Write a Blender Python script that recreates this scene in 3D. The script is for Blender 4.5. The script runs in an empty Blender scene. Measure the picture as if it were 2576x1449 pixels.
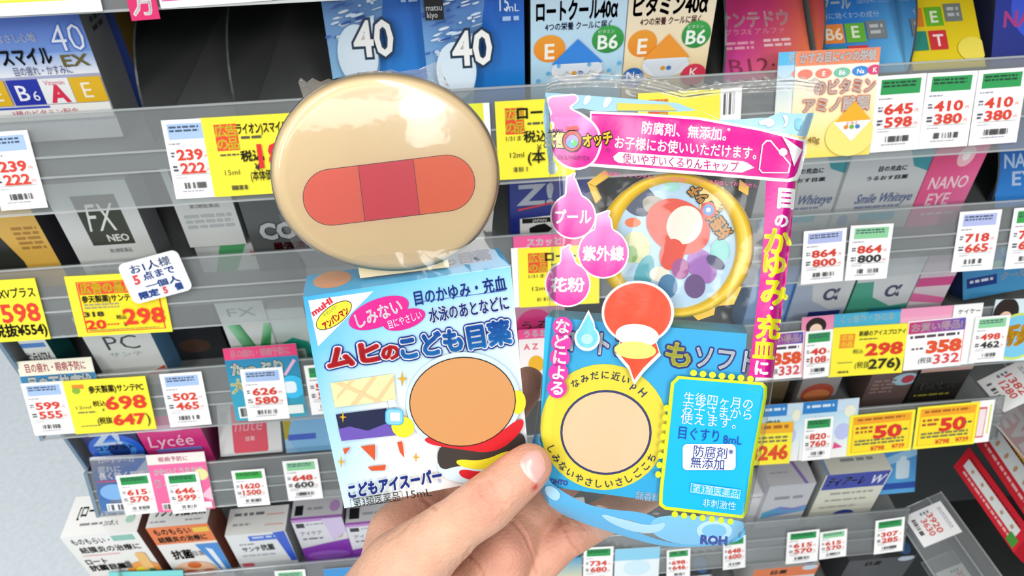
import bpy, bmesh, math, random
import numpy as np
from mathutils import Vector, Matrix
from mathutils.geometry import tessellate_polygon
random.seed(7)
C = bpy.context.scene.collection
# ------------------------------------------------------------------ camera
F, CX, CY = 1900.0, 1288.0, 724.5          # focal length in pixels of the 2576x1449 frame
CAMZ = 1.35
def nrm(v): v = np.array(v, float); return v / np.linalg.norm(v)
AX = nrm([37500, -2724, F])                # shelf direction, in camera axes (x right, y down, z forward)
AD = np.array([55, 2080, F], float); AD -= AX * AD.dot(AX); AD = nrm(AD)
AZ = -AD; AY = np.cross(AZ, AX)
M = np.array([AX, AY, AZ])                 # camera axes -> world axes
EYE = np.array([0, 0, CAMZ])
cam = bpy.data.objects.new('camera', bpy.data.cameras.new('camera')); C.objects.link(cam)
r_, u_, b_ = M @ [1, 0, 0], M @ [0, -1, 0], M @ [0, 0, -1]
cam.matrix_world = Matrix(((r_[0], u_[0], b_[0], EYE[0]), (r_[1], u_[1], b_[1], EYE[1]), (r_[2], u_[2], b_[2], EYE[2]), (0, 0, 0, 1)))
cam.data.sensor_width = 36; cam.data.lens = F / 2576 * 36
cam.data.clip_start = .01
cam.data.dof.use_dof = True; cam.data.dof.focus_distance = .215; cam.data.dof.aperture_fstop = 38.0
bpy.context.scene.camera = cam
# ------------------------------------------------------------------ light
sc = bpy.context.scene
sc.view_settings.view_transform = 'Standard'; sc.view_settings.look = 'None'
sc.view_settings.gamma = 1; sc.view_settings.use_curve_mapping = False
sc.view_settings.exposure = 0.16
sc.cycles.transparent_max_bounces = 32
wd = bpy.data.worlds.new('store_ambient'); sc.world = wd; wd.use_nodes = True
wd.node_tree.nodes['Background'].inputs[0].default_value = (.93, .97, 1, 1)
wd.node_tree.nodes['Background'].inputs[1].default_value = .34
def area(name, loc, sx, sy, e, tgt=None):
    l = bpy.data.lights.new(name, 'AREA'); l.shape = 'RECTANGLE'; l.size = sx; l.size_y = sy; l.energy = e; l.color = (1, .985, .95)
    o = bpy.data.objects.new(name, l); C.objects.link(o); o.location = loc
    if tgt is not None:
        o.rotation_euler = (Vector(tgt) - Vector(loc)).to_track_quat('-Z', 'Y').to_euler()
    return o
area('ceiling_tube_or_glare_panel', (-1.1, -.9, 2.75), .3, 2.6, 27, (-.3, .2, 1))
area('ceiling_tube_or_glare_panel', (.5, -.9, 2.75), .3, 2.6, 27, (.3, .2, 1))
area('ceiling_tube_or_glare_panel', (-2.6, -.5, 2.1), 1.2, 1.6, 16, (0, .2, 1.15))  # wide panel added at left for glare on the case film, no ceiling tube
area('ceiling_tube_or_glare_panel', (0, -2.6, 2.75), 2.6, .3, 20, (0, .3, .9))
# ------------------------------------------------------------------ pixel measuring
def cray(px, py): return np.array([(px - CX) / F, (py - CY) / F, 1.0])
def wray(px, py): return M @ cray(px, py)
def cam2w(p): return EYE + M @ np.array(p, float)
def hit(px, py, P, N):                     # where the sight line through a pixel meets a plane in the place
    d = wray(px, py); return EYE + d * (np.dot(np.array(P) - EYE, N) / np.dot(d, N))
# ------------------------------------------------------------------ materials
def lin(c): return tuple((x / 12.92 if x <= .04045 else ((x + .055) / 1.055) ** 2.4) for x in c)
_hx = {}
def hx(s):
    if s not in _hx:
        t = s if len(s) == 6 else ''.join(ch * 2 for ch in s)
        _hx[s] = lin([int(t[i:i + 2], 16) / 255 * .965 for i in (0, 2, 4)]) + (1.0,)
    return _hx[s]
def mat(name, col=(.8, .8, .8), rough=.5, noise=0, nscale=40, bump=0, bscale=200, attr=False, metal=0, spec=.5, coat=0, sss=0):
    m = bpy.data.materials.new(name); m.use_nodes = True
    nt = m.node_tree; p = nt.nodes['Principled BSDF']
    p.inputs['Roughness'].default_value = rough; p.inputs['Metallic'].default_value = metal
    p.inputs['Specular IOR Level'].default_value = spec; p.inputs['Coat Weight'].default_value = coat
    p.inputs['Coat Roughness'].default_value = .08
    tc = nt.nodes.new('ShaderNodeTexCoord')
    def nz(s):
        n = nt.nodes.new('ShaderNodeTexNoise'); n.inputs['Scale'].default_value = s; n.inputs['Detail'].default_value = 4
        nt.links.new(tc.outputs['Object'], n.inputs['Vector']); return n
    if attr:
        a = nt.nodes.new('ShaderNodeAttribute'); a.attribute_name = 'col'; src = a.outputs['Color']
    else:
        a = nt.nodes.new('ShaderNodeRGB'); a.outputs[0].default_value = (*col, 1); src = a.outputs[0]
    if noise:
        mx = nt.nodes.new('ShaderNodeMix'); mx.data_type = 'RGBA'; mx.blend_type = 'MULTIPLY'; mx.inputs[0].default_value = noise
        n = nz(nscale); rp = nt.nodes.new('ShaderNodeValToRGB'); rp.color_ramp.elements[0].position = .35; rp.color_ramp.elements[1].position = .65
        rp.color_ramp.elements[0].color = (.45, .45, .45, 1)
        nt.links.new(n.outputs['Fac'], rp.inputs[0]); nt.links.new(src, mx.inputs[6]); nt.links.new(rp.outputs[0], mx.inputs[7]); src = mx.outputs[2]
    nt.links.new(src, p.inputs['Base Color'])
    if sss:
        p.inputs['Subsurface Weight'].default_value = sss; p.inputs['Subsurface Radius'].default_value = (1, .35, .2); p.inputs['Subsurface Scale'].default_value = .003
    if bump:
        b = nt.nodes.new('ShaderNodeBump'); b.inputs['Strength'].default_value = bump; b.inputs['Distance'].default_value = .001
        nt.links.new(nz(bscale).outputs['Fac'], b.inputs['Height']); nt.links.new(b.outputs[0], p.inputs['Normal'])
    return m
def clear(name, haze=.0, hcol=(.8, .82, .83), tint=(1, 1, 1), gloss=1.0, rough=.05, bump=0, bscale=60, stretch=(1, 1, 1), dist=.001):
    """see-through plastic: transparent, a milky share, and a fresnel sheen"""
    m = bpy.data.materials.new(name); m.use_nodes = True; nt = m.node_tree; nt.nodes.clear()
    N = nt.nodes.new; L = nt.links.new
    out = N('ShaderNodeOutputMaterial'); tr = N('ShaderNodeBsdfTransparent'); tr.inputs[0].default_value = (*tint, 1)
    df = N('ShaderNodeBsdfDiffuse'); df.inputs[0].default_value = (*hcol, 1)
    gl = N('ShaderNodeBsdfGlossy'); gl.inputs['Roughness'].default_value = rough
    m1 = N('ShaderNodeMixShader'); m1.inputs[0].default_value = haze
    m2 = N('ShaderNodeMixShader'); fr = N('ShaderNodeFresnel'); fr.inputs[0].default_value = 1.45
    mu = N('ShaderNodeMath'); mu.operation = 'MULTIPLY'; mu.inputs[1].default_value = gloss
    L(fr.outputs[0], mu.inputs[0]); L(tr.outputs[0], m1.inputs[1]); L(df.outputs[0], m1.inputs[2])
    L(mu.outputs[0], m2.inputs[0]); L(m1.outputs[0], m2.inputs[1]); L(gl.outputs[0], m2.inputs[2]); L(m2.outputs[0], out.inputs[0])
    if bump:
        tc = N('ShaderNodeTexCoord'); mp = N('ShaderNodeMapping'); mp.inputs['Scale'].default_value = stretch
        n = N('ShaderNodeTexNoise'); n.inputs['Scale'].default_value = bscale; n.inputs['Detail'].default_value = 3
        b = N('ShaderNodeBump'); b.inputs['Strength'].default_value = bump; b.inputs['Distance'].default_value = dist
        L(tc.outputs['Object'], mp.inputs[0]); L(mp.outputs[0], n.inputs[0]); L(n.outputs['Fac'], b.inputs['Height'])
        L(b.outputs[0], gl.inputs['Normal']); L(b.outputs[0], fr.inputs['Normal'])
    return m
MCARD = mat('printed_card', rough=.38, attr=True, noise=.03, nscale=900)
MPAPER = mat('printed_paper', rough=.6, attr=True, noise=.03, nscale=900, spec=.3)
MPRINT = mat('printed_film', rough=.22, attr=True, bump=.15, bscale=120)
MPLAST = mat('moulded_plastic', rough=.28, attr=True, bump=.03, bscale=3000, coat=.15)
MMETAL = mat('painted_shelf_metal', (.20, .21, .21), .42, noise=.12, nscale=25, spec=.4)
MBACK = mat('dark_back_panel', (.03, .033, .034), .5, noise=.3, nscale=6, spec=.25)
MFENCE = clear('clear_shelf_fence', haze=.2, hcol=(.52, .55, .56), tint=(.9, .92, .92), gloss=.9, rough=.09)
MEDGE = clear('fence_edge', haze=.35, hcol=(.62, .66, .67), gloss=1, rough=.1)
MBLUE = clear('blue_grey_edge', haze=.8, hcol=(.2, .3, .4), gloss=.6, rough=.15)
MSIDE = mat('grey_side_panel', (.24, .25, .25), .4, noise=.15, nscale=20)
MEND = clear('milky_end_panel', haze=.45, hcol=(.5, .52, .53), tint=(.85, .88, .87), gloss=.8, rough=.1)
MDIV = clear('clear_divider', haze=.12, hcol=(.35, .38, .38), tint=(.85, .88, .87), gloss=1, rough=.06)
MDARK = mat('dark_clear_edge', (.05, .06, .06), .25, noise=.2, nscale=50)
MFILM = clear('shrink_film', haze=.03, hcol=(.9, .92, .95), gloss=1.0, rough=.07, bump=.12, bscale=90, stretch=(1, 1, 1), dist=.0012)
MBAG = clear('bag_film', haze=.015, hcol=(.85, .92, .98), gloss=.9, rough=.07, bump=.25, bscale=60, dist=.0012)
MSEAL = clear('crimped_seal', haze=.18, hcol=(.9, .9, .88), gloss=3.2, rough=.07, bump=.9, bscale=80, stretch=(.3, .3, 4.5), dist=.002)
# ------------------------------------------------------------------ mesh builder
class MB:
    def __init__(s): s.v = []; s.f = []; s.c = []
    def add(s, pts, faces, cols):          # cols: one colour, or one colour per point
        o = len(s.v); s.v += [tuple(p) for p in pts]
        per = isinstance(cols, list)
        for f in faces:
            s.f.append([i + o for i in f]); s.c.append([cols[i] for i in f] if per else [cols] * len(f))
    def build(s, name, m, parent=None, smooth=False):
        me = bpy.data.meshes.new(name); me.from_pydata(s.v, [], s.f)
        at = me.color_attributes.new('col', 'FLOAT_COLOR', 'CORNER')
        at.data.foreach_set('color', [x for fc in s.c for c in fc for x in c])
        me.materials.append(m)
        if smooth:
            for p in me.polygons: p.use_smooth = True
        o = bpy.data.objects.new(name, me); C.objects.link(o)
        if parent is not None:
            o.parent = parent; o.matrix_parent_inverse = parent.matrix_world.inverted()
        return o
    def hexa(s, p, col, cols6=None):       # p: 8 corners, front TL TR BR BL then back TL TR BR BL
        fs = [(0, 3, 2, 1), (4, 5, 6, 7), (0, 1, 5, 4), (3, 7, 6, 2), (0, 4, 7, 3), (1, 2, 6, 5)]
        for i, f in enumerate(fs): s.add([p[j] for j in f], [(0, 1, 2, 3)], cols6[i] if cols6 else col)
def tag_obj(o, label, cat=None, group=None, kind=None):
    if label: o['label'] = label
    if cat: o['category'] = cat
    if group: o['group'] = group
    if kind: o['kind'] = kind
    return o
def empty(name, loc):
    o = bpy.data.objects.new(name, None); C.objects.link(o); o.location = loc; o.empty_display_size = .02
    bpy.context.view_layer.update(); return o
def solid(mb, lo, hi, col):
    x0, y0, z0 = lo; x1, y1, z1 = hi
    mb.hexa([(x0, y0, z1), (x1, y0, z1), (x1, y0, z0), (x0, y0, z0), (x0, y1, z1), (x1, y1, z1), (x1, y1, z0), (x0, y1, z0)], col)
# ------------------------------------------------------------------ lettering
_gl = {}
def glyphs(s, off=0.0):
    """outline mesh of a line of lettering; off makes the strokes bolder (dense characters by stamping, which keeps their openings)"""
    k = (s, round(off, 3))
    if k in _gl: return _gl[k]
    dense = off > 0 and any(ord(c) > 0x2e80 for c in s)
    if dense:
        v, f = glyphs(s, 0.0); vs, fs = [], []
        n = 6 if off < .03 else 10 if off < .07 else 18; dirs = [(off * math.cos(2 * math.pi * i / n + .3), off * math.sin(2 * math.pi * i / n + .3)) for i in range(n)]
        if off >= .07: dirs += [(x * .5, y * .5) for x, y in dirs[::2]]
        for d in dirs:
            fs += [tuple(a + len(vs) * len(v) for a in t) for t in f]; vs.append(v + np.array(d))
        _gl[k] = (np.vstack(vs), fs); return _gl[k]
    c = bpy.data.curves.new('lettering', 'FONT'); c.body = s; c.size = 1; c.offset = off; c.resolution_u = 2
    o = bpy.data.objects.new('lettering', c); C.objects.link(o)
    dg = bpy.context.evaluated_depsgraph_get(); ev = o.evaluated_get(dg); me = ev.to_mesh()
    vs = [(v.co.x, v.co.y) for v in me.vertices]; fs = [tuple(p.vertices) for p in me.polygons]
    ev.to_mesh_clear(); bpy.data.objects.remove(o); bpy.data.curves.remove(c)
    _gl[k] = (np.array(vs) if vs else np.zeros((0, 2)), fs)
    return _gl[k]
class Art:
    """prints on a face: P(u, v, n) gives the point, u right, v down, both 0..1; w, h its size in metres"""
    def __init__(s, mb, P, w, h, step=.00008, sub=None, clip=True):
        s.mb, s.P, s.w, s.h, s.step, s.sub, s.n, s.clip = mb, P, w, h, step, sub, 0, clip
    def put(s, uv, faces, cols):
        if s.clip: uv = [(min(1, max(0, a)), min(1, max(0, b))) for a, b in uv]
        if s.sub: uv, faces, cols = s.refine(uv, faces, cols)
        s.mb.add([s.P(a, b, s.n) for a, b in uv], faces, cols)
    def refine(s, uv, faces, cols):
        per = isinstance(cols, list); out = [tuple(p) for p in uv]; oc = list(cols) if per else cols; res = []
        st = []
        for f in faces:
            for i in range(1, len(f) - 1): st.append((f[0], f[i], f[i + 1]))
        mid = {}
        def mp(a, b):
            k = (min(a, b), max(a, b))
            if k not in mid:
                out.append(((out[a][0] + out[b][0]) / 2, (out[a][1] + out[b][1]) / 2)); mid[k] = len(out) - 1
                if per: oc.append(tuple((x + y) / 2 for x, y in zip(oc[a], oc[b])))
            return mid[k]
        def far(a, b): return math.hypot((out[a][0] - out[b][0]) * s.w, (out[a][1] - out[b][1]) * s.h)
        while st:
            t = st.pop(); e = [far(t[0], t[1]), far(t[1], t[2]), far(t[2], t[0])]; k = e.index(max(e))
            if e[k] <= s.sub: res.append(t); continue
            a, b, c = t[k], t[(k + 1) % 3], t[(k + 2) % 3]; m_ = mp(a, b)
            st += [(a, m_, c), (m_, b, c)]
        return out, res, oc
    def up(s): s.n += s.step
    def r(s, u0, v0, u1, v1, c, c2=None, cs=None):
        s.up(); cl = hx(c)
        q = [(u0, v0), (u1, v0), (u1, v1), (u0, v1)]
        if cs: cl = [hx(x) for x in cs]
        elif c2: cl = [hx(c), hx(c), hx(c2), hx(c2)]
        s.put(q, [(3, 2, 1, 0)], cl)
    def p(s, pts, c, cs=None):
        s.up(); t = tessellate_polygon([[Vector((a, b, 0)) for a, b in pts]])
        s.put(pts, [tuple(x) for x in t], [hx(x) for x in cs] if cs else hx(c))
    def s(s, pts, c, c2=None):              # smooth closed outline
        for _ in range(3):
            q = []
            for (a, b), (x, y) in zip(pts, pts[1:] + pts[:1]): q += [(a * .75 + x * .25, b * .75 + y * .25), (a * .25 + x * .75, b * .25 + y * .75)]
            pts = q
        ys = [y for _, y in pts]; lo, hi = min(ys), max(ys)
        s.p(pts, c, None) if not c2 else s.p(pts, c, ['%02x%02x%02x' % tuple(round(int(c[i:i + 2], 16) + (int(c2[i:i + 2], 16) - int(c[i:i + 2], 16)) * (y - lo) / (hi - lo)) for i in (0, 2, 4)) for y in ys])
    def rr(s, u0, v0, u1, v1, rad, c):      # rounded rectangle, rad in metres
        ru, rv = rad / s.w, rad / s.h; q = []
        for (a, b, t0) in ((u1 - ru, v0 + rv, -90), (u1 - ru, v1 - rv, 0), (u0 + ru, v1 - rv, 90), (u0 + ru, v0 + rv, 180)):
            for k in range(7):
                t = math.radians(t0 + 15 * k); q.append((a + ru * math.cos(t), b + rv * math.sin(t)))
        s.p(q, c)
    def e(s, cu, cv, ru, rv, c, c2=None, rot=0, n=40):
        s.up(); q = [(cu, cv)]; cr, sr = math.cos(rot), math.sin(rot)
        for k in range(n):
            t = 2 * math.pi * k / n; x, y = ru * s.w * math.cos(t), rv * s.h * math.sin(t)
            q.append((cu + (x * cr - y * sr) / s.w, cv + (x * sr + y * cr) / s.h))
        cl = hx(c)
        if c2: cl = [tuple(a + (b - a) * min(1, max(0, (y - cv) / rv * .5 + .5)) for a, b in zip(hx(c), hx(c2))) for x, y in q]
        s.put(q, [(0, k + 1, (k + 1) % n + 1) for k in range(n)], cl)
    def t(s, txt, cu, cv, hv, c, w=None, b=0.0, rot=0, o=None, ob=.06, sh=0, o2=None, o2b=.12, c2=None):
        """txt centred at (cu, cv), hv its height share of v, w its width share of u, b boldness, o outline colour, sh slant"""
        if o2: s.t(txt, cu, cv, hv, o2, w, o2b, rot, None, 0, sh)
        if o: s.t(txt, cu, cv, hv, o, w, ob, rot, None, 0, sh)
        s.up(); v0, fs0 = glyphs(txt, 0.0); vs, fs = glyphs(txt, b) if b else (v0, fs0)
        if not len(vs): return
        lo, hi = v0.min(0), v0.max(0); cj = any(ord(ch) > 0x2e80 for ch in txt)
        y0, y1 = (-.08, .80) if cj else (0, .73)
        k = hv * s.h / (y1 - y0); kx = w * s.w / (hi[0] - lo[0]) if w else k
        cr, sr = math.cos(math.radians(rot)), math.sin(math.radians(rot)); q = []
        for x, y in vs:
            X = (x - (lo[0] + hi[0]) / 2) * kx; Y = -(y - (y0 + y1) / 2) * k; X -= sh * Y
            q.append((cu + (X * cr - Y * sr) / s.w, cv + (X * sr + Y * cr) / s.h))
        cl = hx(c)
        if c2: cl = [tuple(a + (d - a) * min(1, max(0, (y - y0) / (y1 - y0))) for a, d in zip(hx(c2), hx(c))) for x, y in vs]
        s.put(q, fs, cl)
    def lines(s, u0, v0, u1, v1, n, c, k=.55):   # rows of print too small to read in the photo
        s.up(); hh = (v1 - v0) / n
        for i in range(n):
            u = u0
            while u < u1:
                L = min(random.uniform(.5, 2.2) * hh * s.h / s.w, u1 - u); a = v0 + hh * i
                s.put([(u, a), (u + L, a), (u + L, a + hh * k), (u, a + hh * k)], [(3, 2, 1, 0)], hx(c)); u += L * 1.0 + .35 * hh * s.h / s.w
    def bars(s, u0, v0, u1, v1, c='333'):
        s.up(); u = u0; n = 26; d = (u1 - u0) / n
        for i in range(n):
            if random.random() < .62:
                s.put([(u, v0), (u + d * .8, v0), (u + d * .8, v1), (u, v1)], [(3, 2, 1, 0)], hx(c))
            u += d
    def run(s, items):
        for it in items:
            kw = it[-1] if isinstance(it[-1], dict) else {}
            getattr(s, it[0])(*(it[1:-1] if kw else it[1:]), **kw)
def face(O, U, V, N):                       # plane face from its top left corner
    O, U, V, N = map(np.array, (O, U, V, N)); return lambda u, v, n: O + U * u + V * v + N * n
# ------------------------------------------------------------------ the shelf unit
TT = math.tan(math.radians(23))
UP = nrm([0, TT, 1]); FN = nrm([0, -1, TT])  # along a fence, and out of it towards the shopper
XH = np.array([1.0, 0, 0])
#        zb      height  board   x0      x1     words
TIERS = {
 'Z': (-.1383, .050, .0250, -.3195, .56, 'topmost clear-fronted shelf cut by the picture top'),
 'A': (-.2484, .0502, .0257, -.3195, .56, 'shelf level with the top of the tan round case, holding the 40 boxes'),
 'B': (-.3439, .0436, .0190, -.3195, .56, 'shelf carrying the yellow 298 tag and handwritten limit card'),
 'C': (-.4454, .0447, .0200, -.3195, .56, 'shelf whose front carries the yellow 698 tag'),
 'D': (-.5502, .0396, .0195, -.3195, .445, 'shelf whose front carries the two yellow 50 tags'),
 'E': (-.7380, .0480, .0230, -.355, .425, 'lowest wide shelf with white antibacterial boxes'),
 'G': (-.905, .048, .0230, -.3195, .425, 'shelf under the lowest front, just in the bottom edge'),
}
YB = .36; YBACK = .60
def zfloor(k): return TIERS[k][0] + TIERS[k][2] + CAMZ
def side_plate(x, pts):
    e = MB(); n = len(pts); q = [(x, a, b) for a, b in pts] + [(x + .0013, a, b) for a, b in pts]
    e.add(q, [tuple(range(n))[::-1], tuple(range(n, 2 * n))] + [(i, (i + 1) % n, n + (i + 1) % n, n + i) for i in range(n)], hx('fff')); return e
def build_tier(k):
    zb, hg, bd, x0, x1, wds = TIERS[k]; zb += CAMZ
    root = empty('display_shelf', ((x0 + x1) / 2, .48, zb + bd))
    tag_obj(root, wds, 'shelf', 'clear-fronted shelves of the eye drop rack')
    W = hx('fff')
    m = MB(); yf = YB + bd * TT + .0025
    solid(m, (x0, yf + .002, zb + bd - .006), (x1, YBACK, zb + bd), W)
    solid(m, (x0, yf + .001, zb + bd - .010), (x1, yf + .004, zb + bd + .002), W)
    m.build('board', MMETAL, root)
    m = MB(); P = np.array([x0, YB, zb]); L = hg / UP[2]; X = XH * (x1 - x0); th = -FN * .0014
    def strip(a, b, t0, t1):
        p = [P + UP * b + FN * t1, P + X + UP * b + FN * t1, P + X + UP * a + FN * t1, P + UP * a + FN * t1]
        return p + [q + FN * (t0 - t1) for q in p]
    m.hexa(strip(0, L, -.0014, 0), W); m.build('front_fence', MFENCE, root)
    for a in (0, L - .0012, L * .56, L * .36):
        e = MB(); e.hexa(strip(a, a + .0012, .0002, .0008), W); e.build('fence_rim', MEDGE, root)
    pts = [(YB + .001, zb), (YB + hg * TT, zb + hg), (YB + .05, zb + hg), (YB + .05, zb - .002)]
    side_plate(x0 - .0012, pts).build('end_panel', MEND, root)
    e = MB(); (a, b), (c, d) = pts[:2]; xx = x0 - .0012
    e.hexa([(xx - .0012, a - .0018, b), (x0 + .0006, a - .0018, b), (x0 + .0006, c - .0018, d), (xx - .0012, c - .0018, d), (xx - .0012, a + .0004, b), (x0 + .0006, a + .0004, b), (x0 + .0006, c + .0004, d), (xx - .0012, c + .0004, d)], W)
    e.build('end_rim', MBLUE, root)
for k in TIERS: build_tier(k)
_z = TIERS['E'][0] + CAMZ
tag_obj(side_plate(-.3575, [(YB, _z), (YB - .004, _z + .02), (YB + .02, _z + .06), (YB + .05, _z + .10), (YB + .12, _z + .10), (YB + .20, _z + .02), (YB + .20, _z), (YB + .05, _z - .012)]).build('trim_1', MEND), None, kind='structure')
w = MB(); solid(w, (-.3195, YBACK + .001, 0), (1.1, YBACK + .012, 1.75), hx('fff')); tag_obj(w.build('wall_back', MBACK), None, kind='structure')
w = MB(); solid(w, (-.3236, .384, .78), (-.3216, YBACK, 1.75), hx('fff')); tag_obj(w.build('wall_left', MSIDE), None, kind='structure')
w = MB(); solid(w, (-.3240, .381, .78), (-.3212, .384, 1.75), hx('fff')); tag_obj(w.build('trim_2', MBLUE), None, kind='structure')
fm = MB(); solid(fm, (-4, -2.5, -.02), (4, 5, 0), hx('fff'))
tag_obj(fm.build('floor', mat('speckled_vinyl_floor', (.80, .87, .92), .35, noise=.14, nscale=90, bump=.02, bscale=200)), None, kind='structure')
# ------------------------------------------------------------------ tags and cards on the fences
def on_fence(k, px, py):
    return hit(px, py, np.array([0, YB, TIERS[k][0] + CAMZ]), FN)
TAGN = {}
def card(k, q, art, name, label, cat, group=None, lay=0, body='fdfdfd', rad=0, m=None, th=.0004):
    p = [on_fence(k, *c) for c in q]
    U = ((p[1] - p[0]) + (p[2] - p[3])) / 2; V = ((p[3] - p[0]) + (p[2] - p[1])) / 2
    V = V - U * (V.dot(U) / U.dot(U)); c = sum(p) / 4; O = c - U / 2 - V / 2
    w_, h_ = np.linalg.norm(U), np.linalg.norm(V); off = FN * (.0016 + .0011 * lay)
    mb = MB(); P = face(O + off, U, V, FN); col = hx(body)
    if rad:
        a = Art(mb, P, w_, h_); a.rr(0, 0, 1, 1, rad, body); a.n = -th; a.rr(0, 0, 1, 1, rad, body)
    else:
        f = [P(0, 0, 0), P(1, 0, 0), P(1, 1, 0), P(0, 1, 0)]; mb.hexa(f + [x - FN * th for x in f], col)
    a = Art(mb, P, w_, h_); a.n = 0; a.run(art)
    o = mb.build(name, m or MPAPER); tag_obj(o, label, cat, group); return o
GRN, BLU, LGR = '2f9a55', 'a9c4ee', '8fd3a0'
RED = 'd8402f'
def white_tag(k, q, a, b, head, label, bcol=RED, lay=0, hl='456'):
    art = [('r', .10, .05, .90, .245, head), ('lines', .14, .08, .80, .17, 2, hl), ('lines', .08, .29, .35, .32, 1, '889'),
           ('t', a, .50, .435, .135, RED, {'w': .56, 'b': .035}), ('t', '円', .87, .47, .05, RED), ('lines', .08, .40, .17, .48, 2, '667'),
           ('t', b, .52, .605, .135, bcol, {'w': .54, 'b': .03}), ('t', '円', .87, .64, .05, RED), ('lines', .08, .57, .19, .66, 2, '445'),
           ('r', .10, .685, .90, .692, '999'), ('lines', .1, .72, .34, .74, 1, '99a'), ('bars', .26, .79, .76, .87), ('lines', .2, .895, .7, .92, 1, '99a')]
    return card(k, q, art, 'price_tag', label, 'price tag', 'white price tags on the shelf fronts', lay)
def yellow_tag(k, q, art, label, lay=0):
    return card(k, q, art, 'price_tag', label, 'price tag', 'yellow price tags on the shelf fronts', lay, body='fbee3c')
KOK = [('r', .12, .09, .36, .42, 'e4502a'), ('t', '広', .185, .175, .14, 'fbee3c', {'b': .02}), ('t', '告', .30, .175, .14, 'fbee3c', {'b': .02}),
       ('t', 'の', .185, .335, .14, 'fbee3c', {'b': .02}), ('t', '品', .30, .335, .14, 'fbee3c', {'b': .02})]
#--- topmost rail
card('Z', [(-120, -160), (215, -175), (266, 28), (-70, 45)], [('r', .03, .80, .93, .84, 'd8e04a'), ('t', '90', .22, .62, .26, RED, {'b': .04}), ('t', '500円', .62, .62, .26, RED, {'b': .04})],
     'promotional_card', 'large white card with yellow-green underline at the top left corner', 'card')
card('Z', [(380, -110), (662, -125), (692, -2), (409, 24)], [('r', .02, .84, .85, .865, 'c8358a')], 'promotional_card', 'white strip card with a thin magenta line at the top', 'card')
card('Z', [(303, -90), (375, -95), (411, 47), (339, 53)], [('t', '万', .5, .72, .38, 'fff', {'b': .03})], 'promotional_card', 'small magenta card with one white character, at the picture top', 'card', lay=1, body='cf2466')
#--- shelf A
white_tag('A', [(-45, 334), (72, 326), (124, 520), (5, 529)], '239', '222', BLU, 'white 239 and 222 price tag at the left picture edge')
white_tag('A', [(405, 303), (515, 296), (560, 493), (448, 499)], '239', '222', BLU, 'white 239 and 222 price tag half under the yellow tag left of the tan case')
yellow_tag('A', [(506, 296), (742, 282), (776, 479), (546, 493)], KOK + [('t', 'ライオン)スマイル40', .66, .16, .13, '332', {'w': .6, 'b': .03}), ('lines', .39, .25, .62, .31, 1, '554'), ('lines', .14, .46, .34, .5, 1, '554'),
    ('t', '税込', .48, .50, .13, '332', {'b': .03}), ('t', '¥', .52, .64, .08, '332', {'b': .04}), ('t', '188', .76, .50, .30, 'e02f2f', {'b': .03, 'w': .42}), ('t', '15ml', .24, .69, .07, '332', {'w': .16}),
    ('t', '(本体価格', .58, .75, .13, '332', {'w': .3, 'b': .02}), ('bars', .2, .86, .38, .92)], 'yellow price tag touching the left side of the tan round case', lay=1)
card('A', [(1130, 263), (1228, 258), (1243, 452), (1150, 458)], [('r', 0, 0, .84, 1, 'e8ea3a'), ('t', '0', .7, .3, .2, '333', {'b': .03})], 'price_tag', 'yellow-green tag with white margin peeping out right of the tan case', 'price tag')
yellow_tag('A', [(1240, 255), (1440, 245), (1449, 440), (1258, 452)], KOK + [('t', 'ロート', .52, .16, .16, '332', {'b': .03}), ('lines', .4, .28, .6, .33, 1, '554'), ('t', '1/31まで', .26, .47, .07, '332', {'w': .28}),
    ('t', '税込', .50, .46, .14, '332', {'b': .02}), ('t', '¥', .54, .6, .08, '332'), ('t', '12ml', .25, .68, .07, '332', {'w': .18}), ('t', '(本', .50, .72, .16, '332', {'b': .02}), ('bars', .2, .84, .38, .9)],
    'yellow price tag between the tan case and the foil pouch, upper one')
yellow_tag('A', [(1600, 236), (1810, 222), (1808, 415), (1605, 425)], KOK, 'yellow price tag seen through the top of the clear pouch')
card('A', [(1808, 222), (1862, 218), (1858, 412), (1806, 415)], [('bars', .15, .06, .75, .34)], 'price_tag', 'narrow white barcode tag seen through the top of the clear pouch', 'price tag')
promo = [('r', 0, 0, 1, .135, 'f4946c'), ('t', 'かすみ目に4つの栄養', .5, .066, .09, 'fff', {'w': .9, 'b': .045, 'o': 'e0645a', 'ob': .09}),
    ('r', 0, .135, 1, 1, 'fff6ea', 'f6dd63'), ('e', .12, .21, .09, .045, 'ee8a78'), ('e', .34, .21, .1, .045, 'ee8a78'), ('e', .56, .21, .1, .045, '7fc6ae'), ('e', .78, .205, .1, .045, '3b8ede'),
    ('e', .95, .2, .09, .045, 'de4a7c'), ('t', 'E', .34, .21, .045, 'fff', {'b': .02}), ('t', 'B6', .56, .21, .045, 'fff', {'b': .02}), ('t', 'Na', .78, .205, .045, 'fff', {'b': .02}), ('t', 'K', .95, .2, .045, 'fff', {'b': .02}),
    ('t', 'のビタミン・', .66, .34, .125, 'fff4ee', {'w': .82, 'b': .03, 'o': 'ee7a50', 'ob': .085}), ('t', 'アミノ酸類', .52, .50, .125, 'fff4ee', {'w': .8, 'b': .03, 'o': 'ee7a50', 'ob': .085}),
    ('e', .72, .8, .3, .2, 'f8e27e'), ('p', [(.74, .48), (.96, .66), (.52, .67)], 'eeae2c'), ('p', [(.5, .67), (.97, .66), (.74, .86)], 'f2f0ea'), ('e', .66, .72, .03, .02, 'e08a3a'), ('e', .73, .72, .03, .02, '6ab04a'), ('e', .8, .718, .03, .02, '4a7ac0'),
    ('t', 'ピタミ', .73, .685, .035, 'c33'), ('t', '15.40g', .22, .82, .06, '8a6a2a', {'b': .02})]
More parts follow.
